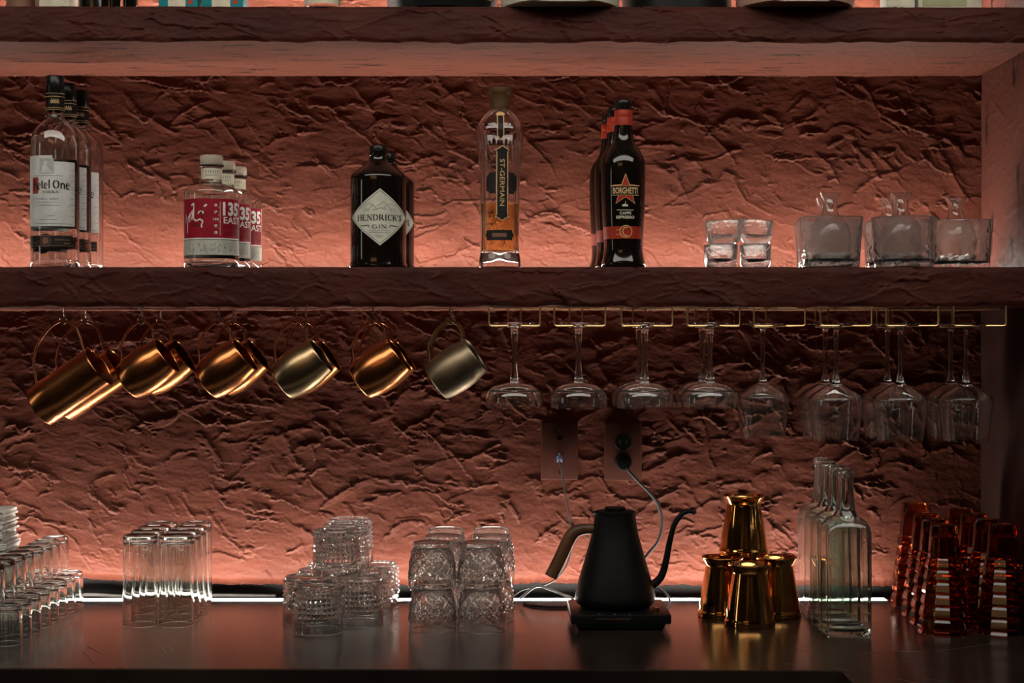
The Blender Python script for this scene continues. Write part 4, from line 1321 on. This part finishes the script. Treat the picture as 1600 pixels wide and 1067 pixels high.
for i, (ua, ub) in enumerate(CH1):
    xc = X((ua + ub) / 2, YR0)
    for row, Y in enumerate((3.062, 3.169)):
        if row and i < 2:
            continue
        o = link('coupe_glass', cme, M['glass'], None, (xc + (.0 if not row else -.001), Y, ZR + 0.0017 - coupe_h))
        tag(o, f'upside-down coupe glass, {"front" if not row else "rear"} one in the {CO[i]} rack channel after the mugs', 'glass', 'coupe glasses hanging in the rack')
for i, (ua, ub) in enumerate(CH2):
    xc = X((ua + ub) / 2, YR0)
    for row, Y in enumerate((3.10, 3.205)):
        if not row and i == 0:
            continue
        o = link('wine_glass', wme, M['glass'], None, (xc, Y, ZR + 0.0017 - wine_h))
        tag(o, f'upside-down angular wine glass, {"front" if not row else "rear"} one in the {CO[i]} channel past the coupes', 'glass', 'wine glasses hanging in the rack')

# ------------------------------------------------------------------ glassware on the counter
def tumbler(name, ro, rb, h, t=0.0022, base=0.009, seg=48):
    """Upside-down straight glass: rim at z=0, thick base at the top."""
    b = t * 0.62
    c0, z0 = ro - t / 2, b
    bead = [(c0 + b * math.cos(math.radians(a)), z0 + b * math.sin(math.radians(a))) for a in (-90, -60, -30, 0, 30)]
    ibead = [(c0 - b * math.cos(math.radians(a)), z0 + b * math.sin(math.radians(a))) for a in (30, 0, -30, -60)]
    prof = bead + [(ro, b * 3), ((ro + rb) / 2, h / 2), (rb, h - .003), (rb - .0015, h - .0008), (rb - .004, h), (rb * .8, h - .0008), (rb * .5, h - .0025), (0, h - .003),
            ]
    inner = [(0, h - base), (rb * .55, h - base - .0003), (rb - t - .002, h - base - .002), (rb - t - .0004, h - base - .005), ((ro + rb) / 2 - t, h / 2), (ro - t, b * 3)] + ibead + [bead[0]]
    return lathe(name, prof + inner, seg)
jme = tumbler('juice_glass', 0.0262, 0.0245, 0.0675, 0.0022, 0.010)
N8 = ['nearest', 'second going', 'third going', 'fourth going', 'fifth going', 'sixth going', 'seventh going', 'last']
YJ = [2.857, 2.915, 2.973, 3.031, 3.089, 3.147, 3.205, 3.263]
for k, Y in enumerate(YJ):
    o = link('juice_glass', jme, M['bar_glass'], None, (-0.852, Y, COUNTER_Z))
    tag(o, f'small upturned glass, bottom layer outer file at far left, {N8[k]} towards the wall', 'glass', 'small glasses at the left end')
    o = link('juice_glass', jme, M['bar_glass'], None, (-0.908, Y, COUNTER_Z))
    tag(o, f'small upturned glass, bottom layer inner file at far left, {N8[k]} towards the wall', 'glass', 'small glasses at the left end')
    o = link('juice_glass', jme, M['bar_glass'], None, (-0.880 + .001 * ((k * 7) % 3 - 1), Y, COUNTER_Z + 0.0677))
    tag(o, f'small upturned glass, top layer at far left, {N8[k]} towards the wall', 'glass', 'small glasses at the left end')

# highballs
hme = tumbler('highball_glass', 0.0312, 0.0305, 0.163, 0.0022, 0.014, 56)
for ci, (u0, u1, side) in enumerate([(219, 252, 'left'), (276, 306, 'right')]):
    xa, xb = X(u0, 3.048), X(u1, 3.255)
    for k in range(4):
        t = k / 3
        Y = 3.048 + t * 0.207
        o = link('highball_glass', hme, M['bar_glass'], None, (xa + (xb - xa) * t, Y, COUNTER_Z))
        tag(o, f'tall upturned highball glass, {side} file, {ORD[k]}', 'glass', 'upturned highball glasses')

# studded tumblers
def studded():
    ro, rb, h, t = 0.0445, 0.0410, 0.085, 0.0030
    seg = 30
    verts, faces = [], []
    def ring(r, z):
        k = len(verts)
        for i in range(seg):
            a = 2 * PI * i / seg
            verts.append((r * math.sin(a), -r * math.cos(a), z))
        return list(range(k, k + seg))
    R_ = lambda z: ro + (rb - ro) * z / h
    rings = [ring(ro - t / 2, 0), ring(ro - t * .2, .0003), ring(ro + .0003, .0011), ring(ro, .0024), ring(R_(.014), .014), ring(R_(.0265), .0265)]
    nrow = 6
    z0, z1 = .0275, .0800
    srings = [ring(R_(z0 + (z1 - z0) * j / nrow) - .0008, z0 + (z1 - z0) * j / nrow) for j in range(nrow + 1)]
    rings += [srings[0]]
    def bridge(a, b):
        for i in range(seg):
            faces.append((a[i], a[(i + 1) % seg], b[(i + 1) % seg], b[i]))
    for a, b in zip(rings, rings[1:]):
        bridge(a, b)
    for j in range(nrow):
        a, b = srings[j], srings[j + 1]
        zc = z0 + (z1 - z0) * (j + .5) / nrow
        for i in range(seg):
            an = 2 * PI * (i + .5) / seg
            rr = R_(zc) + .0024
            c = len(verts)
            verts.append((rr * math.sin(an), -rr * math.cos(an), zc))
            q = (a[i], a[(i + 1) % seg], b[(i + 1) % seg], b[i])
            for e in range(4):
                faces.append((q[e], q[(e + 1) % 4], c))
    top = [srings[-1], ring(rb, h - .003), ring(rb - .001, h - .0008), ring(rb - .0035, h), ring(rb * .80, h - .001), ring(rb * .76, h - .003), ring(rb * .4, h - .0035)]
    for a, b in zip(top, top[1:]):
        bridge(a, b)
    inn = [ring(rb * .4, h - .012), ring(rb * .8, h - .013), ring(rb - t - .001, h - .018), ring(R_(.04) - t, .04), ring(ro - t, .0024), ring(ro - t - .0003, .0011), ring(ro - t * .8, .0003)]
    c0 = len(verts); verts.append((0, 0, h - .0036))
    c1 = len(verts); verts.append((0, 0, h - .012))
    for i in range(seg):
        faces.append((top[-1][i], top[-1][(i + 1) % seg], c0))
        faces.append((inn[0][(i + 1) % seg], inn[0][i], c1))
    for a, b in zip(inn, inn[1:]):
        bridge(a, b)
    bridge(inn[-1], rings[0])
    return mesh_from('studded_tumbler', verts, faces, True, 18)
sme = studded()
ST = [(497, 2.978, 0, 'studded tumbler upside-down, bottom layer, nearest of all'), (480, 3.092, 0, 'studded tumbler upside-down, bottom layer left file, first behind the nearest'),
      (499, 3.184, 0, 'studded tumbler upside-down, bottom layer left file, middle'), (512, 3.255, 0, ''), (561, 3.062, 0, 'studded tumbler upside-down, bottom layer right file, first'),
      (577, 3.166, 0, 'studded tumbler upside-down, bottom layer right file, middle'), (588, 3.258, 0, 'studded tumbler upside-down, bottom layer right file, against the wall'),
      (526, 3.078, 1, 'studded tumbler upside-down on the top layer, nearest of three'), (541, 3.172, 1, 'studded tumbler upside-down on the top layer, middle of three'),
      (547, 3.263, 1, 'studded tumbler upside-down on the top layer, hindmost of three')]
ST[3] = (514, 3.262, 0, 'studded tumbler upside-down, bottom layer left file, against the wall')
ST[1] = (480, 3.078, 0, ST[1][3])
ST[2] = (500, 3.170, 0, ST[2][3])
for u, Y, lay, lab in ST:
    o = link('studded_tumbler', sme, M['worn'], None, (X(u, Y), Y, COUNTER_Z + lay * 0.0852), (0, 0, random.uniform(0, .17)))
    tag(o, lab, 'glass', 'studded tumblers stacked upside-down')

# lattice cut tumblers, two layers
def lattice():
    h = .083
    ctrl = [(0.0424, 0), (0.0424, .010), (0.0420, .022), (0.0408, .040), (0.0385, .056), (0.0355, .068), (0.0332, .073), (0.0322, .0755), (0.0332, .078), (0.0330, .0815), (0.0318, .083)]
    zs = list(np.linspace(0, .083, 58))
    rr = np.interp(zs, [z for r, z in ctrl], [r for r, z in ctrl])
    N = 12
    def rel(r, z, a):
        if not (.017 < z < .0715):
            return r
        e = min(1, (z - .017) / .002, (.0715 - z) / .002)
        p = a / (2 * PI) * N
        q = z / .0225
        def tri(x):
            x = x % 1.0
            return min(x, 1 - x)
        d = min(tri(p + q), tri(p - q))
        ridge = max(0, 1 - d / .11)
        cx, cy = tri(p + q) - .0, tri(p - q)
        sub = max(0, 1 - abs(min(cx, cy) - .30) / .05)
        return r + e * (.0022 * ridge + .0010 * sub - .0008)
    outer = [(float(r), float(z)) for r, z in zip(rr, zs)]
    t = .0030
    prof = [(outer[0][0] - t / 2, 0.0)] + [(r, z + (.0006 if z == 0 else 0)) for r, z in outer] + [(.024, .0825), (.012, .0818), (0, .0816)]
    inner = [(0, .0725), (.018, .072), (.027, .069), (.0325, .062), (.0365, .05), (.0388, .035), (.0396, .02), (.0397, .0006), (outer[0][0] - t / 2, 0.0)]
    no = len(outer) + 1
    verts, faces, rings = [], [], []
    seg = 168
    full = prof + inner
    for idx, (r, z) in enumerate(full):
        if r <= 1e-7:
            rings.append([len(verts)]); verts.append((0, 0, z)); continue
        ring = []
        for k in range(seg):
            a = 2 * PI * k / seg
            q = rel(r, z, a) if idx < no else r
            ring.append(len(verts)); verts.append((q * math.sin(a), -q * math.cos(a), z))
        rings.append(ring)
    for A, B in zip(rings, rings[1:]):
        if len(A) == 1 and len(B) == 1:
            continue
        for k in range(seg):
            k2 = (k + 1) % seg
            if len(A) == 1:
                faces.append((A[0], B[k2], B[k]))
            elif len(B) == 1:
                faces.append((A[k], A[k2], B[0]))
            else:
                faces.append((A[k], A[k2], B[k2], B[k]))
    return mesh_from('cut_tumbler', verts, faces, True, 30)
lme = lattice()
for side, us in (('left', (676, 693, 696)), ('right', (753, 768, 768))):
    for k, (u, Y) in enumerate(zip(us, (2.997, 3.10, 3.215))):
        for lay in (0, 1):
            o = link('cut_tumbler', lme, M['worn'], None, (X(u, Y) + (.0008 * (lay and (k - 1))), Y, COUNTER_Z + lay * 0.0731), (0, 0, random.uniform(0, .5)))
            tag(o, f'diamond cut tumbler upside-down, {side} stack {["nearest", "in the middle", "against the wall"][k]}, {"upper" if lay else "lower"} glass', 'glass', 'diamond cut tumblers stacked two high')

# napkins
nv, nf = [], []
rr = random.Random(5)
nl = 46
bmn = bmesh.new()
for k in range(nl):
    zc = COUNTER_Z + k * 0.0042
    ox, oy = rr.uniform(-.004, .004) + (.004 if 20 < k < 34 else 0), rr.uniform(-.004, .004)
    x0, x1, y0, y1 = -1.10 + ox, -0.957 + ox, 3.185 + oy, 3.275 + oy
    n = 9
    amp = .0014
    lo, hi = [], []
    for i in range(n + 1):
        for j in range(4):
            x = x0 + (x1 - x0) * i / n
            y = y0 + (y1 - y0) * j / 3
            w = amp * math.sin(x * 160 + k * .3) * (k / nl)
            lo.append(bmn.verts.new((x, y, zc + w)))
            hi.append(bmn.verts.new((x, y, zc + w + .0034)))
    g = lambda L_, i, j: L_[i * 4 + j]
    for i in range(n):
        for j in range(3):
            bmn.faces.new((g(hi, i, j), g(hi, i + 1, j), g(hi, i + 1, j + 1), g(hi, i, j + 1)))
            bmn.faces.new((g(lo, i, j + 1), g(lo, i + 1, j + 1), g(lo, i + 1, j), g(lo, i, j)))
        bmn.faces.new((g(lo, i, 0), g(lo, i + 1, 0), g(hi, i + 1, 0), g(hi, i, 0)))
        bmn.faces.new((g(hi, i, 3), g(hi, i + 1, 3), g(lo, i + 1, 3), g(lo, i, 3)))
    for j in range(3):
        bmn.faces.new((g(lo, 0, j + 1), g(lo, 0, j), g(hi, 0, j), g(hi, 0, j + 1)))
        bmn.faces.new((g(lo, n, j), g(lo, n, j + 1), g(hi, n, j + 1), g(hi, n, j)))
me = D.meshes.new('paper_napkins')
bmn.to_mesh(me)
bmn.free()
tag(link('paper_napkins', me, M['napkin']), 'stack of folded white paper napkins at the left edge behind the small glasses', 'napkins', None, 'stuff')

# ------------------------------------------------------------------ julep cups
def julep(sc=1.0):
    P = [(.0450, 0), (.0472, .0008), (.0476, .0035), (.0468, .006), (.0474, .008), (.0470, .0105), (.0458, .0125)]
    P += [(r, z) for r, z in sm([(.0452, .016), (.0425, .035), (.0388, .058), (.0350, .080), (.0322, .096)], 4)]
    P += [(r, z) for r, z in sm([(.0316, .0985), (.0330, .1015), (.0358, .1065), (.0385, .110), (.0400, .1125), (.0402, .1145), (.0392, .1152)], 3)]
    I = [(.0375, .1135), (.0350, .109), (.0318, .103), (.030, .101), (0, .1005)]
    N_ = [(0, .0992), (.0295, .0985), (.031, .094), (.0374, .058), (.044, .016), (.0456, .006), (.0450, 0)]
    return lathe('julep_cup', [(r * sc, z * sc) for r, z in P + I + N_], 64, angle=45)
jm = julep(0.97)
JC = [(1171, 3.044, 0, 'brass julep cup upside-down, nearest of the pyramid'), (1129, 3.142, 0, 'brass julep cup upside-down, bottom layer left'), (1213, 3.142, 0, 'brass julep cup upside-down, bottom layer right'),
      (1166, 3.228, 0, 'brass julep cup upside-down, bottom layer at the back'), (1162, 3.165, 1, 'brass julep cup upside-down alone on top of the pyramid')]
for u, Y, lay, lab in JC:
    o = link('julep_cup', jm, M['brass'], None, (X(u, Y), Y, COUNTER_Z + lay * .1152 * .97))
    tag(o, lab, 'cup', 'brass julep cups stacked upside-down')

# ------------------------------------------------------------------ square glass bottles
def square_bottle():
    hw = .0392
    sh = .183                                   # shoulder line
    def sect(r, n, k):                          # rounded square (n large) to circle (n=2)
        pts = []
        for i in range(k):
            a = 2 * PI * i / k + PI / k
            c, s = abs(math.cos(a)), abs(math.sin(a))
            f = 1.0 / ((c ** n + s ** n) ** (1.0 / n))
            pts.append((r * f * math.sin(a), -r * f * math.cos(a)))
        return pts
    k = 64
    verts, rings, faces = [], [], []
    def ring(r, n, z):
        st = len(verts)
        verts.extend([(x, y, z) for x, y in sect(r, n, k)])
        rings.append(list(range(st, st + k)))
    def pole(z):
        verts.append((0, 0, z))
        rings.append([len(verts) - 1])
    pole(.002)
    ring(hw * .8, 7, .002); ring(hw * .93, 9, 0); ring(hw, 10, .004); ring(hw, 11, .09); ring(hw, 11, sh - .002); ring(hw * .985, 10, sh + .001)
    ring(hw * .95, 7, sh + .008); ring(hw * .84, 4.5, sh + .016); ring(hw * .68, 3, sh + .0215); ring(.0185, 2.2, sh + .025)
    for r, z in sm([(.0165, sh + .028), (.0160, sh + .040), (.0142, sh + .060), (.0135, sh + .080), (.0133, .274)], 3):
        ring(r, 2, z)
    for r, z in [(.0150, .2745), (.0156, .276), (.0156, .2815), (.0150, .283), (.0136, .2838), (.0136, .2855), (.0142, .2865), (.0142, .2895), (.0134, .2905), (.0105, .2905)]:
        ring(r, 2, z)
    t = .0032
    for r, z in [(.0100, .27), (.0104, sh + .07), (.0125, sh + .04)]:
        ring(r, 2, z)
    ring(hw * .62, 3, sh + .0185); ring(hw * .80, 4.5, sh + .0125); ring(hw - t - .001, 7, sh + .004); ring(hw - t, 9, sh - .006); ring(hw - t, 9, .09); ring(hw - t, 9, .016); ring(hw * .8, 6, .011)
    pole(.0105)
    for A, B in zip(rings, rings[1:]):
        for i in range(k):
            i2 = (i + 1) % k
            if len(A) == 1:
                faces.append((A[0], B[i2], B[i]))
            elif len(B) == 1:
                faces.append((A[i], A[i2], B[0]))
            else:
                faces.append((A[i], A[i2], B[i2], B[i]))
    return mesh_from('glass_body', verts, faces, True, 32)
qb = thing('glass_bottle', '', 'bottle')
link('glass_body', square_bottle(), M['tint_glass'], qb)
# worn raised marks moulded up the front, too shallow to read
rr = random.Random(9)
mk = []
for col, x in enumerate((-.013, -.001, .010)):
    z = .060 + .012 * col
    while z < (.150 if col < 2 else .130) - .004:
        L1 = rr.uniform(.004, .009)
        mk.append(box('m', x - L1 / 2, x + L1 / 2, -.0398, -.0386, z, z + .0016, .0004, 1))
        if rr.random() < .6:
            mk.append(box('m', x - L1 / 2, x - L1 / 2 + .0016, -.0398, -.0386, z, z + rr.uniform(.004, .007), .0004, 1))
        z += rr.uniform(.0055, .0085)
link('moulded_marks', join_meshes('moulded_marks', mk), M['tint_glass'], qb)
LQ = ['empty square glass bottle, nearest of the row of four', 'empty square glass bottle, second of the row of four', 'empty square glass bottle, third of the row of four', 'empty square glass bottle, hindmost of the row of four']
for i, (u, Y) in enumerate([(1321, 2.947), (1306.5, 3.031), (1294, 3.115), (1283.5, 3.199)]):
    o = qb if i == 0 else dup(qb, (0, 0, 0))
    o.location = (X(u, Y), Y, COUNTER_Z)
    o.rotation_euler = (0, 0, 0.0)
    tag(o, LQ[i], group='empty square glass bottles')

# ------------------------------------------------------------------ amber ridged tumblers
def amber():
    H, ro, rb = .190, .0448, .0225
    prof = [(ro - .0015, 0.0), (ro, .001)]
    tiers = 6
    for j in range(tiers):
        z0 = .006 + (H - .062) * j / tiers
        z1 = .006 + (H - .062) * (j + 1) / tiers
        R0 = ro + (.0275 - ro) * (z0 / (H - .05))
        R1 = ro + (.0275 - ro) * (z1 / (H - .05))
        prof += [(R0 - .0018, z0), (R0 + .0006, z0 + .002), (R0 + .0010, z0 + .006), (R1 + .0006, z1 - .004), (R1 - .0012, z1 - .0012)]
    prof += [(.0268, H - .052), (.0255, H - .030), (rb + .001, H - .008), (rb, H - .002), (rb - .002, H), (rb * .7, H - .001), (0, H - .002)]
    inner = [(0, H - .016), (rb * .7, H - .017), (rb - .004, H - .022), (.0225, H - .055), (.033, .08), (ro - .004, .001), (ro - .0015, 0)]
    def facet(a):
        n = 10
        w = 2 * PI / n
        d = (a + w / 2) % w - w / 2
        return math.cos(PI / n) / math.cos(d) * 1.02
    return lathe('amber_tumbler', prof + inner, 80, shape=facet, angle=12)
ame = amber()
AW = ['nearest', 'second', 'third', 'hindmost']
for k, Y in enumerate((2.965, 3.058, 3.151, 3.244)):
    o = link('amber_tumbler', ame, M['amber'], None, (X([1475, 1461, 1447, 1429][k], Y), Y, COUNTER_Z), (0, 0, .31 + .03 * k), )
    if k == 3:
        o.scale = (1, 1, 1.06)
    tag(o, f'tall amber ridged glass upside-down, left file beside the square bottles, {AW[k]}', 'glass', 'amber ridged glasses')
    o = link('amber_tumbler', ame, M['amber'], None, (.860, Y + .004, COUNTER_Z), (0, 0, .2 + .05 * k))
    tag(o, f'tall amber ridged glass upside-down, right file by the pillar, {AW[k]}', 'glass', 'amber ridged glasses')

# ------------------------------------------------------------------ gooseneck kettle on its base
YK = 3.075
SK = YK / F
KZ = COUNTER_Z + 0.0292
vk0 = 533.5 + (CZ - KZ) / SK
kz = lambda v: (vk0 - v) * SK
ku = lambda u: (u - 961.0) * SK
kt = thing('gooseneck_kettle', 'matte black gooseneck kettle with a walnut handle standing on its base', 'kettle', (X(961, YK), YK, KZ))
prof = [(0, 0), (50 * SK, 0), (53 * SK, kz(946.5)), (60 * SK, kz(941)), (63 * SK, kz(935))] + sm([(62.6 * SK, kz(929)), (57 * SK, kz(906)), (50 * SK, kz(882)), (43 * SK, kz(858)), (37 * SK, kz(836)), (33.5 * SK, kz(818)), (32 * SK, kz(804))], 4) + [(32.4 * SK, kz(802)), (32.4 * SK, kz(799)), (30 * SK, kz(798)), (29 * SK, kz(806)), (0, kz(806))]
link('body', lathe('body', prof, 72), M['kettle_black'], kt)
lid = link('lid', lathe('lid', [(0, kz(803)), (30.5 * SK, kz(803)), (32 * SK, kz(801)), (32 * SK, kz(798.5)), (30 * SK, kz(797.5)), (0, kz(797))], 56), M['black_plastic'], kt)
link('lid_knob', lathe('lid_knob', [(0, kz(797.5)), (15.5 * SK, kz(797.5)), (16.5 * SK, kz(796)), (16.5 * SK, kz(793.5)), (15 * SK, kz(792)), (0, kz(791.6))], 40), M['black_plastic'], lid)
link('pour_tab', box('pour_tab', ku(925), ku(936), -.012, .012, kz(802), kz(798.8), .001), M['black_plastic'], kt)
hp = cr([(ku(937), 0, kz(826)), (ku(920), 0, kz(826)), (ku(908), 0, kz(827)), (ku(897), 0, kz(832)), (ku(888), 0, kz(845)), (ku(875), 0, kz(873)), (ku(861), 0, kz(901))], 7)
hr = [0.0085 + .0035 * min(1, i / (len(hp) * .55)) for i in range(len(hp))]
link('handle', tube('handle', hp, [r * 1.0 for r in hr], 18), M['wood'], kt)
spt = cr([(ku(1012), 0, kz(914)), (ku(1022), 0, kz(912)), (ku(1034), 0, kz(899)), (ku(1041), 0, kz(875)), (ku(1046), 0, kz(848)), (ku(1053), 0, kz(822)), (ku(1063), 0, kz(806)), (ku(1074), 0, kz(799)), (ku(1083), 0, kz(800)), (ku(1086), 0, kz(802.5))], 7)
sr = [0.0085 - .0036 * min(1, i / (len(spt) * .5)) for i in range(len(spt))]
link('spout', tube('spout', spt, sr, 16), M['kettle_black'], kt)
kb = thing('kettle_base', 'square black heating base with a small gold dial under the kettle', 'kettle base', (X(965.5, 3.07), 3.07, COUNTER_Z))
link('top_plate', box('top_plate', -.0885, .0885, -.090, .092, .0125, .029, .002), M['black_plastic'], kb)
f4 = prism('foot', [(-.080, -.082), (.080, -.082), (.080, .084), (-.080, .084)], 0, .0125)
for v in f4.vertices:
    if v.co.z < .001:
        v.co.x *= .93
        v.co.y *= .93
link('foot', f4, M['black_plastic'], kb)
link('dial', lathe('dial', [(0, .0291), (.0068, .0291), (.0068, .0385), (.006, .039), (0, .039)], 28), M['brass'], kb, loc=(.064, -.070, 0))
for i in range(3):
    link('touch_mark', lathe('touch_mark', [(0, .0291), (.003, .0291), (.003, .0294), (0, .0294)], 16), M['grey_ink'], kb, loc=(-.038 + i * .027, -.083, 0))
p = Print()
rr = random.Random(2)
x = -.042
while x < .016:
    w = rr.uniform(.0010, .0022)
    p.quad(x, .0208, x + w, .0208 + rr.uniform(.0014, .0022))
    x += w + .0005
link('faint_print', p.flat('faint_print', -.0905), M['bronze_cap'], kb)

# ------------------------------------------------------------------ outlets and cords
def plate(name, lab, uc, vc):
    o = thing(name, lab, 'outlet', (X(uc, YW), YW - .010, Z(vc, YW)))
    link('cover_plate', box('cover_plate', -.037, .037, -.003, .012, -.0575, .0575, .0025), M['plate_red'], o)
    return o
o1 = plate('data_outlet', 'dark red painted wall plate with a pale blue plug and thin cable', 874, 704)
link('port', lathe('port', [(0, -.001), (.0055, -.001), (.0055, .0005), (.0045, .0006), (.0045, -.0004), (0, -.0004)], 20), M['black_plastic'], o1, loc=(0, -.0034, .026), rot=(PI / 2, 0, 0))
for dz in (.042, -.043):
    link('screw', lathe('screw', [(0, 0), (.0025, 0), (.0022, .0008), (0, .001)], 14), M['chrome'], o1, loc=(0, -.003, dz), rot=(PI / 2, 0, 0))
link('clip', join_meshes('clip', [box('c', -.0055, .0055, -.012, -.003, -.020, -.009, .001), box('c', -.002, .002, -.010, -.003, -.009, -.0035, .0006), box('c', -.0055, -.0035, -.014, -.004, -.022, -.012, .0004), box('c', .0035, .0055, -.014, -.004, -.022, -.012, .0004)]), M['blue_clip'], o1)
o2 = plate('power_outlet', 'dark red painted power outlet plate with a black round plug', 973, 705)
def socket(dz):
    so = link('socket', lathe('socket', [(0, 0), (.0165, 0), (.0172, .001), (.0165, .002), (0, .0022)], 32), M['black_plastic'], o2, loc=(0, -.003, dz), rot=(PI / 2, 0, 0))
    return so
s_up = socket(.0195)
link('slot', join_meshes('slot', [box('s', -.0068, -.0052, -.004, .004, .0018, .0026), box('s', .0052, .0068, -.003, .003, .0018, .0026)]), M['grey_ink'], s_up)
socket(-.0195)
def cord(lab, pts, rad, m, name='cord'):
    me = tube(name, cr(pts, 8), rad, 8)
    return tag(link(name, me, m), lab, 'cord')
W = lambda u, v, Y: (X(u, Y), Y, Z(v, Y))
pc = thing('power_cable', 'black plug and grey power cord curving down behind the kettle', 'cord', W(974, 722, YW - .013))
pl_ = pc.location
rel = lambda L_: [Vector(p) - Vector(pl_) for p in L_]
link('plug', lathe('plug', [(0, 0), (.0155, 0), (.017, .002), (.0165, .018), (.0135, .024), (0, .0255)], 32), M['black_plastic'], pc, loc=(0, 0.0, 0), rot=(PI / 2, 0, 0))
link('cable', tube('cable', cr(rel([W(978, 728, YW - .034), W(984, 738, YW - .036), W(999, 754, YW - .034), W(1020, 776, YW - .030), W(1031, 797, YW - .028), W(1034, 822, YW - .028), W(1028, 846, YW - .030), W(1012, 866, YW - .035), W(1000, 884, YW - .05), W(996, 910, YW - .07), (X(996, 3.30), 3.29, COUNTER_Z + .004)]), 7), .0030, 10), M['dark_cable'], pc)
cord('thin dark data cable dropping from the wall plate to the counter', [W(874, 719, YW - .024), W(877, 735, YW - .026), W(882, 765, YW - .022), W(888, 800, YW - .022), W(892, 830, YW - .022), W(892, 858, YW - .026), W(885, 884, YW - .034), W(868, 905, YW - .045),
      W(845, 916, YW - .06), W(815, 922, YW - .08), (X(790, 3.29), 3.285, COUNTER_Z + .004)], .0016, M['dark_cable'], 'data_cable')
cord('grey cable lying behind the kettle base to the left', [(X(812, 3.28), 3.28, COUNTER_Z + .012), W(838, 916, 3.28), W(860, 921, 3.27), W(880, 929, 3.24), W(893, 934, 3.20), (X(905, 3.175), 3.175, COUNTER_Z + .012)], .0026, M['grey_cable'], 'cable')
cord('dark looped cable on the counter left of the kettle base', [(X(818, 3.285), 3.285, COUNTER_Z + .003), (X(824, 3.27), 3.272, COUNTER_Z + .003), (X(834, 3.25), 3.25, COUNTER_Z + .003), (X(860, 3.235), 3.235, COUNTER_Z + .003), (X(892, 3.235), 3.235, COUNTER_Z + .003), (X(915, 3.22), 3.215, COUNTER_Z + .003)], .0028, M['black_plastic'], 'cable')
cord('pale cable looping out at the right of the kettle base', [(X(1006, 3.20), 3.20, COUNTER_Z + .030), W(1024, 918, 3.20), W(1036, 923, 3.21), W(1045, 933, 3.21), W(1046, 943, 3.20), (X(1041, 3.19), 3.185, COUNTER_Z + .004), (X(1030, 3.185), 3.18, COUNTER_Z + .003)], .0026, M['grey_cable'], 'cable')
cord('black cable lying in the gap at the foot of the plaster, left side', [(X(60, 3.37), 3.365, COUNTER_Z + .004), (X(140, 3.36), 3.362, COUNTER_Z + .008), (X(200, 3.36), 3.362, COUNTER_Z + .0045), (X(330, 3.36), 3.364, COUNTER_Z + .006), (X(430, 3.36), 3.366, COUNTER_Z + .004)], .004, M['dark_cable'], 'cable')
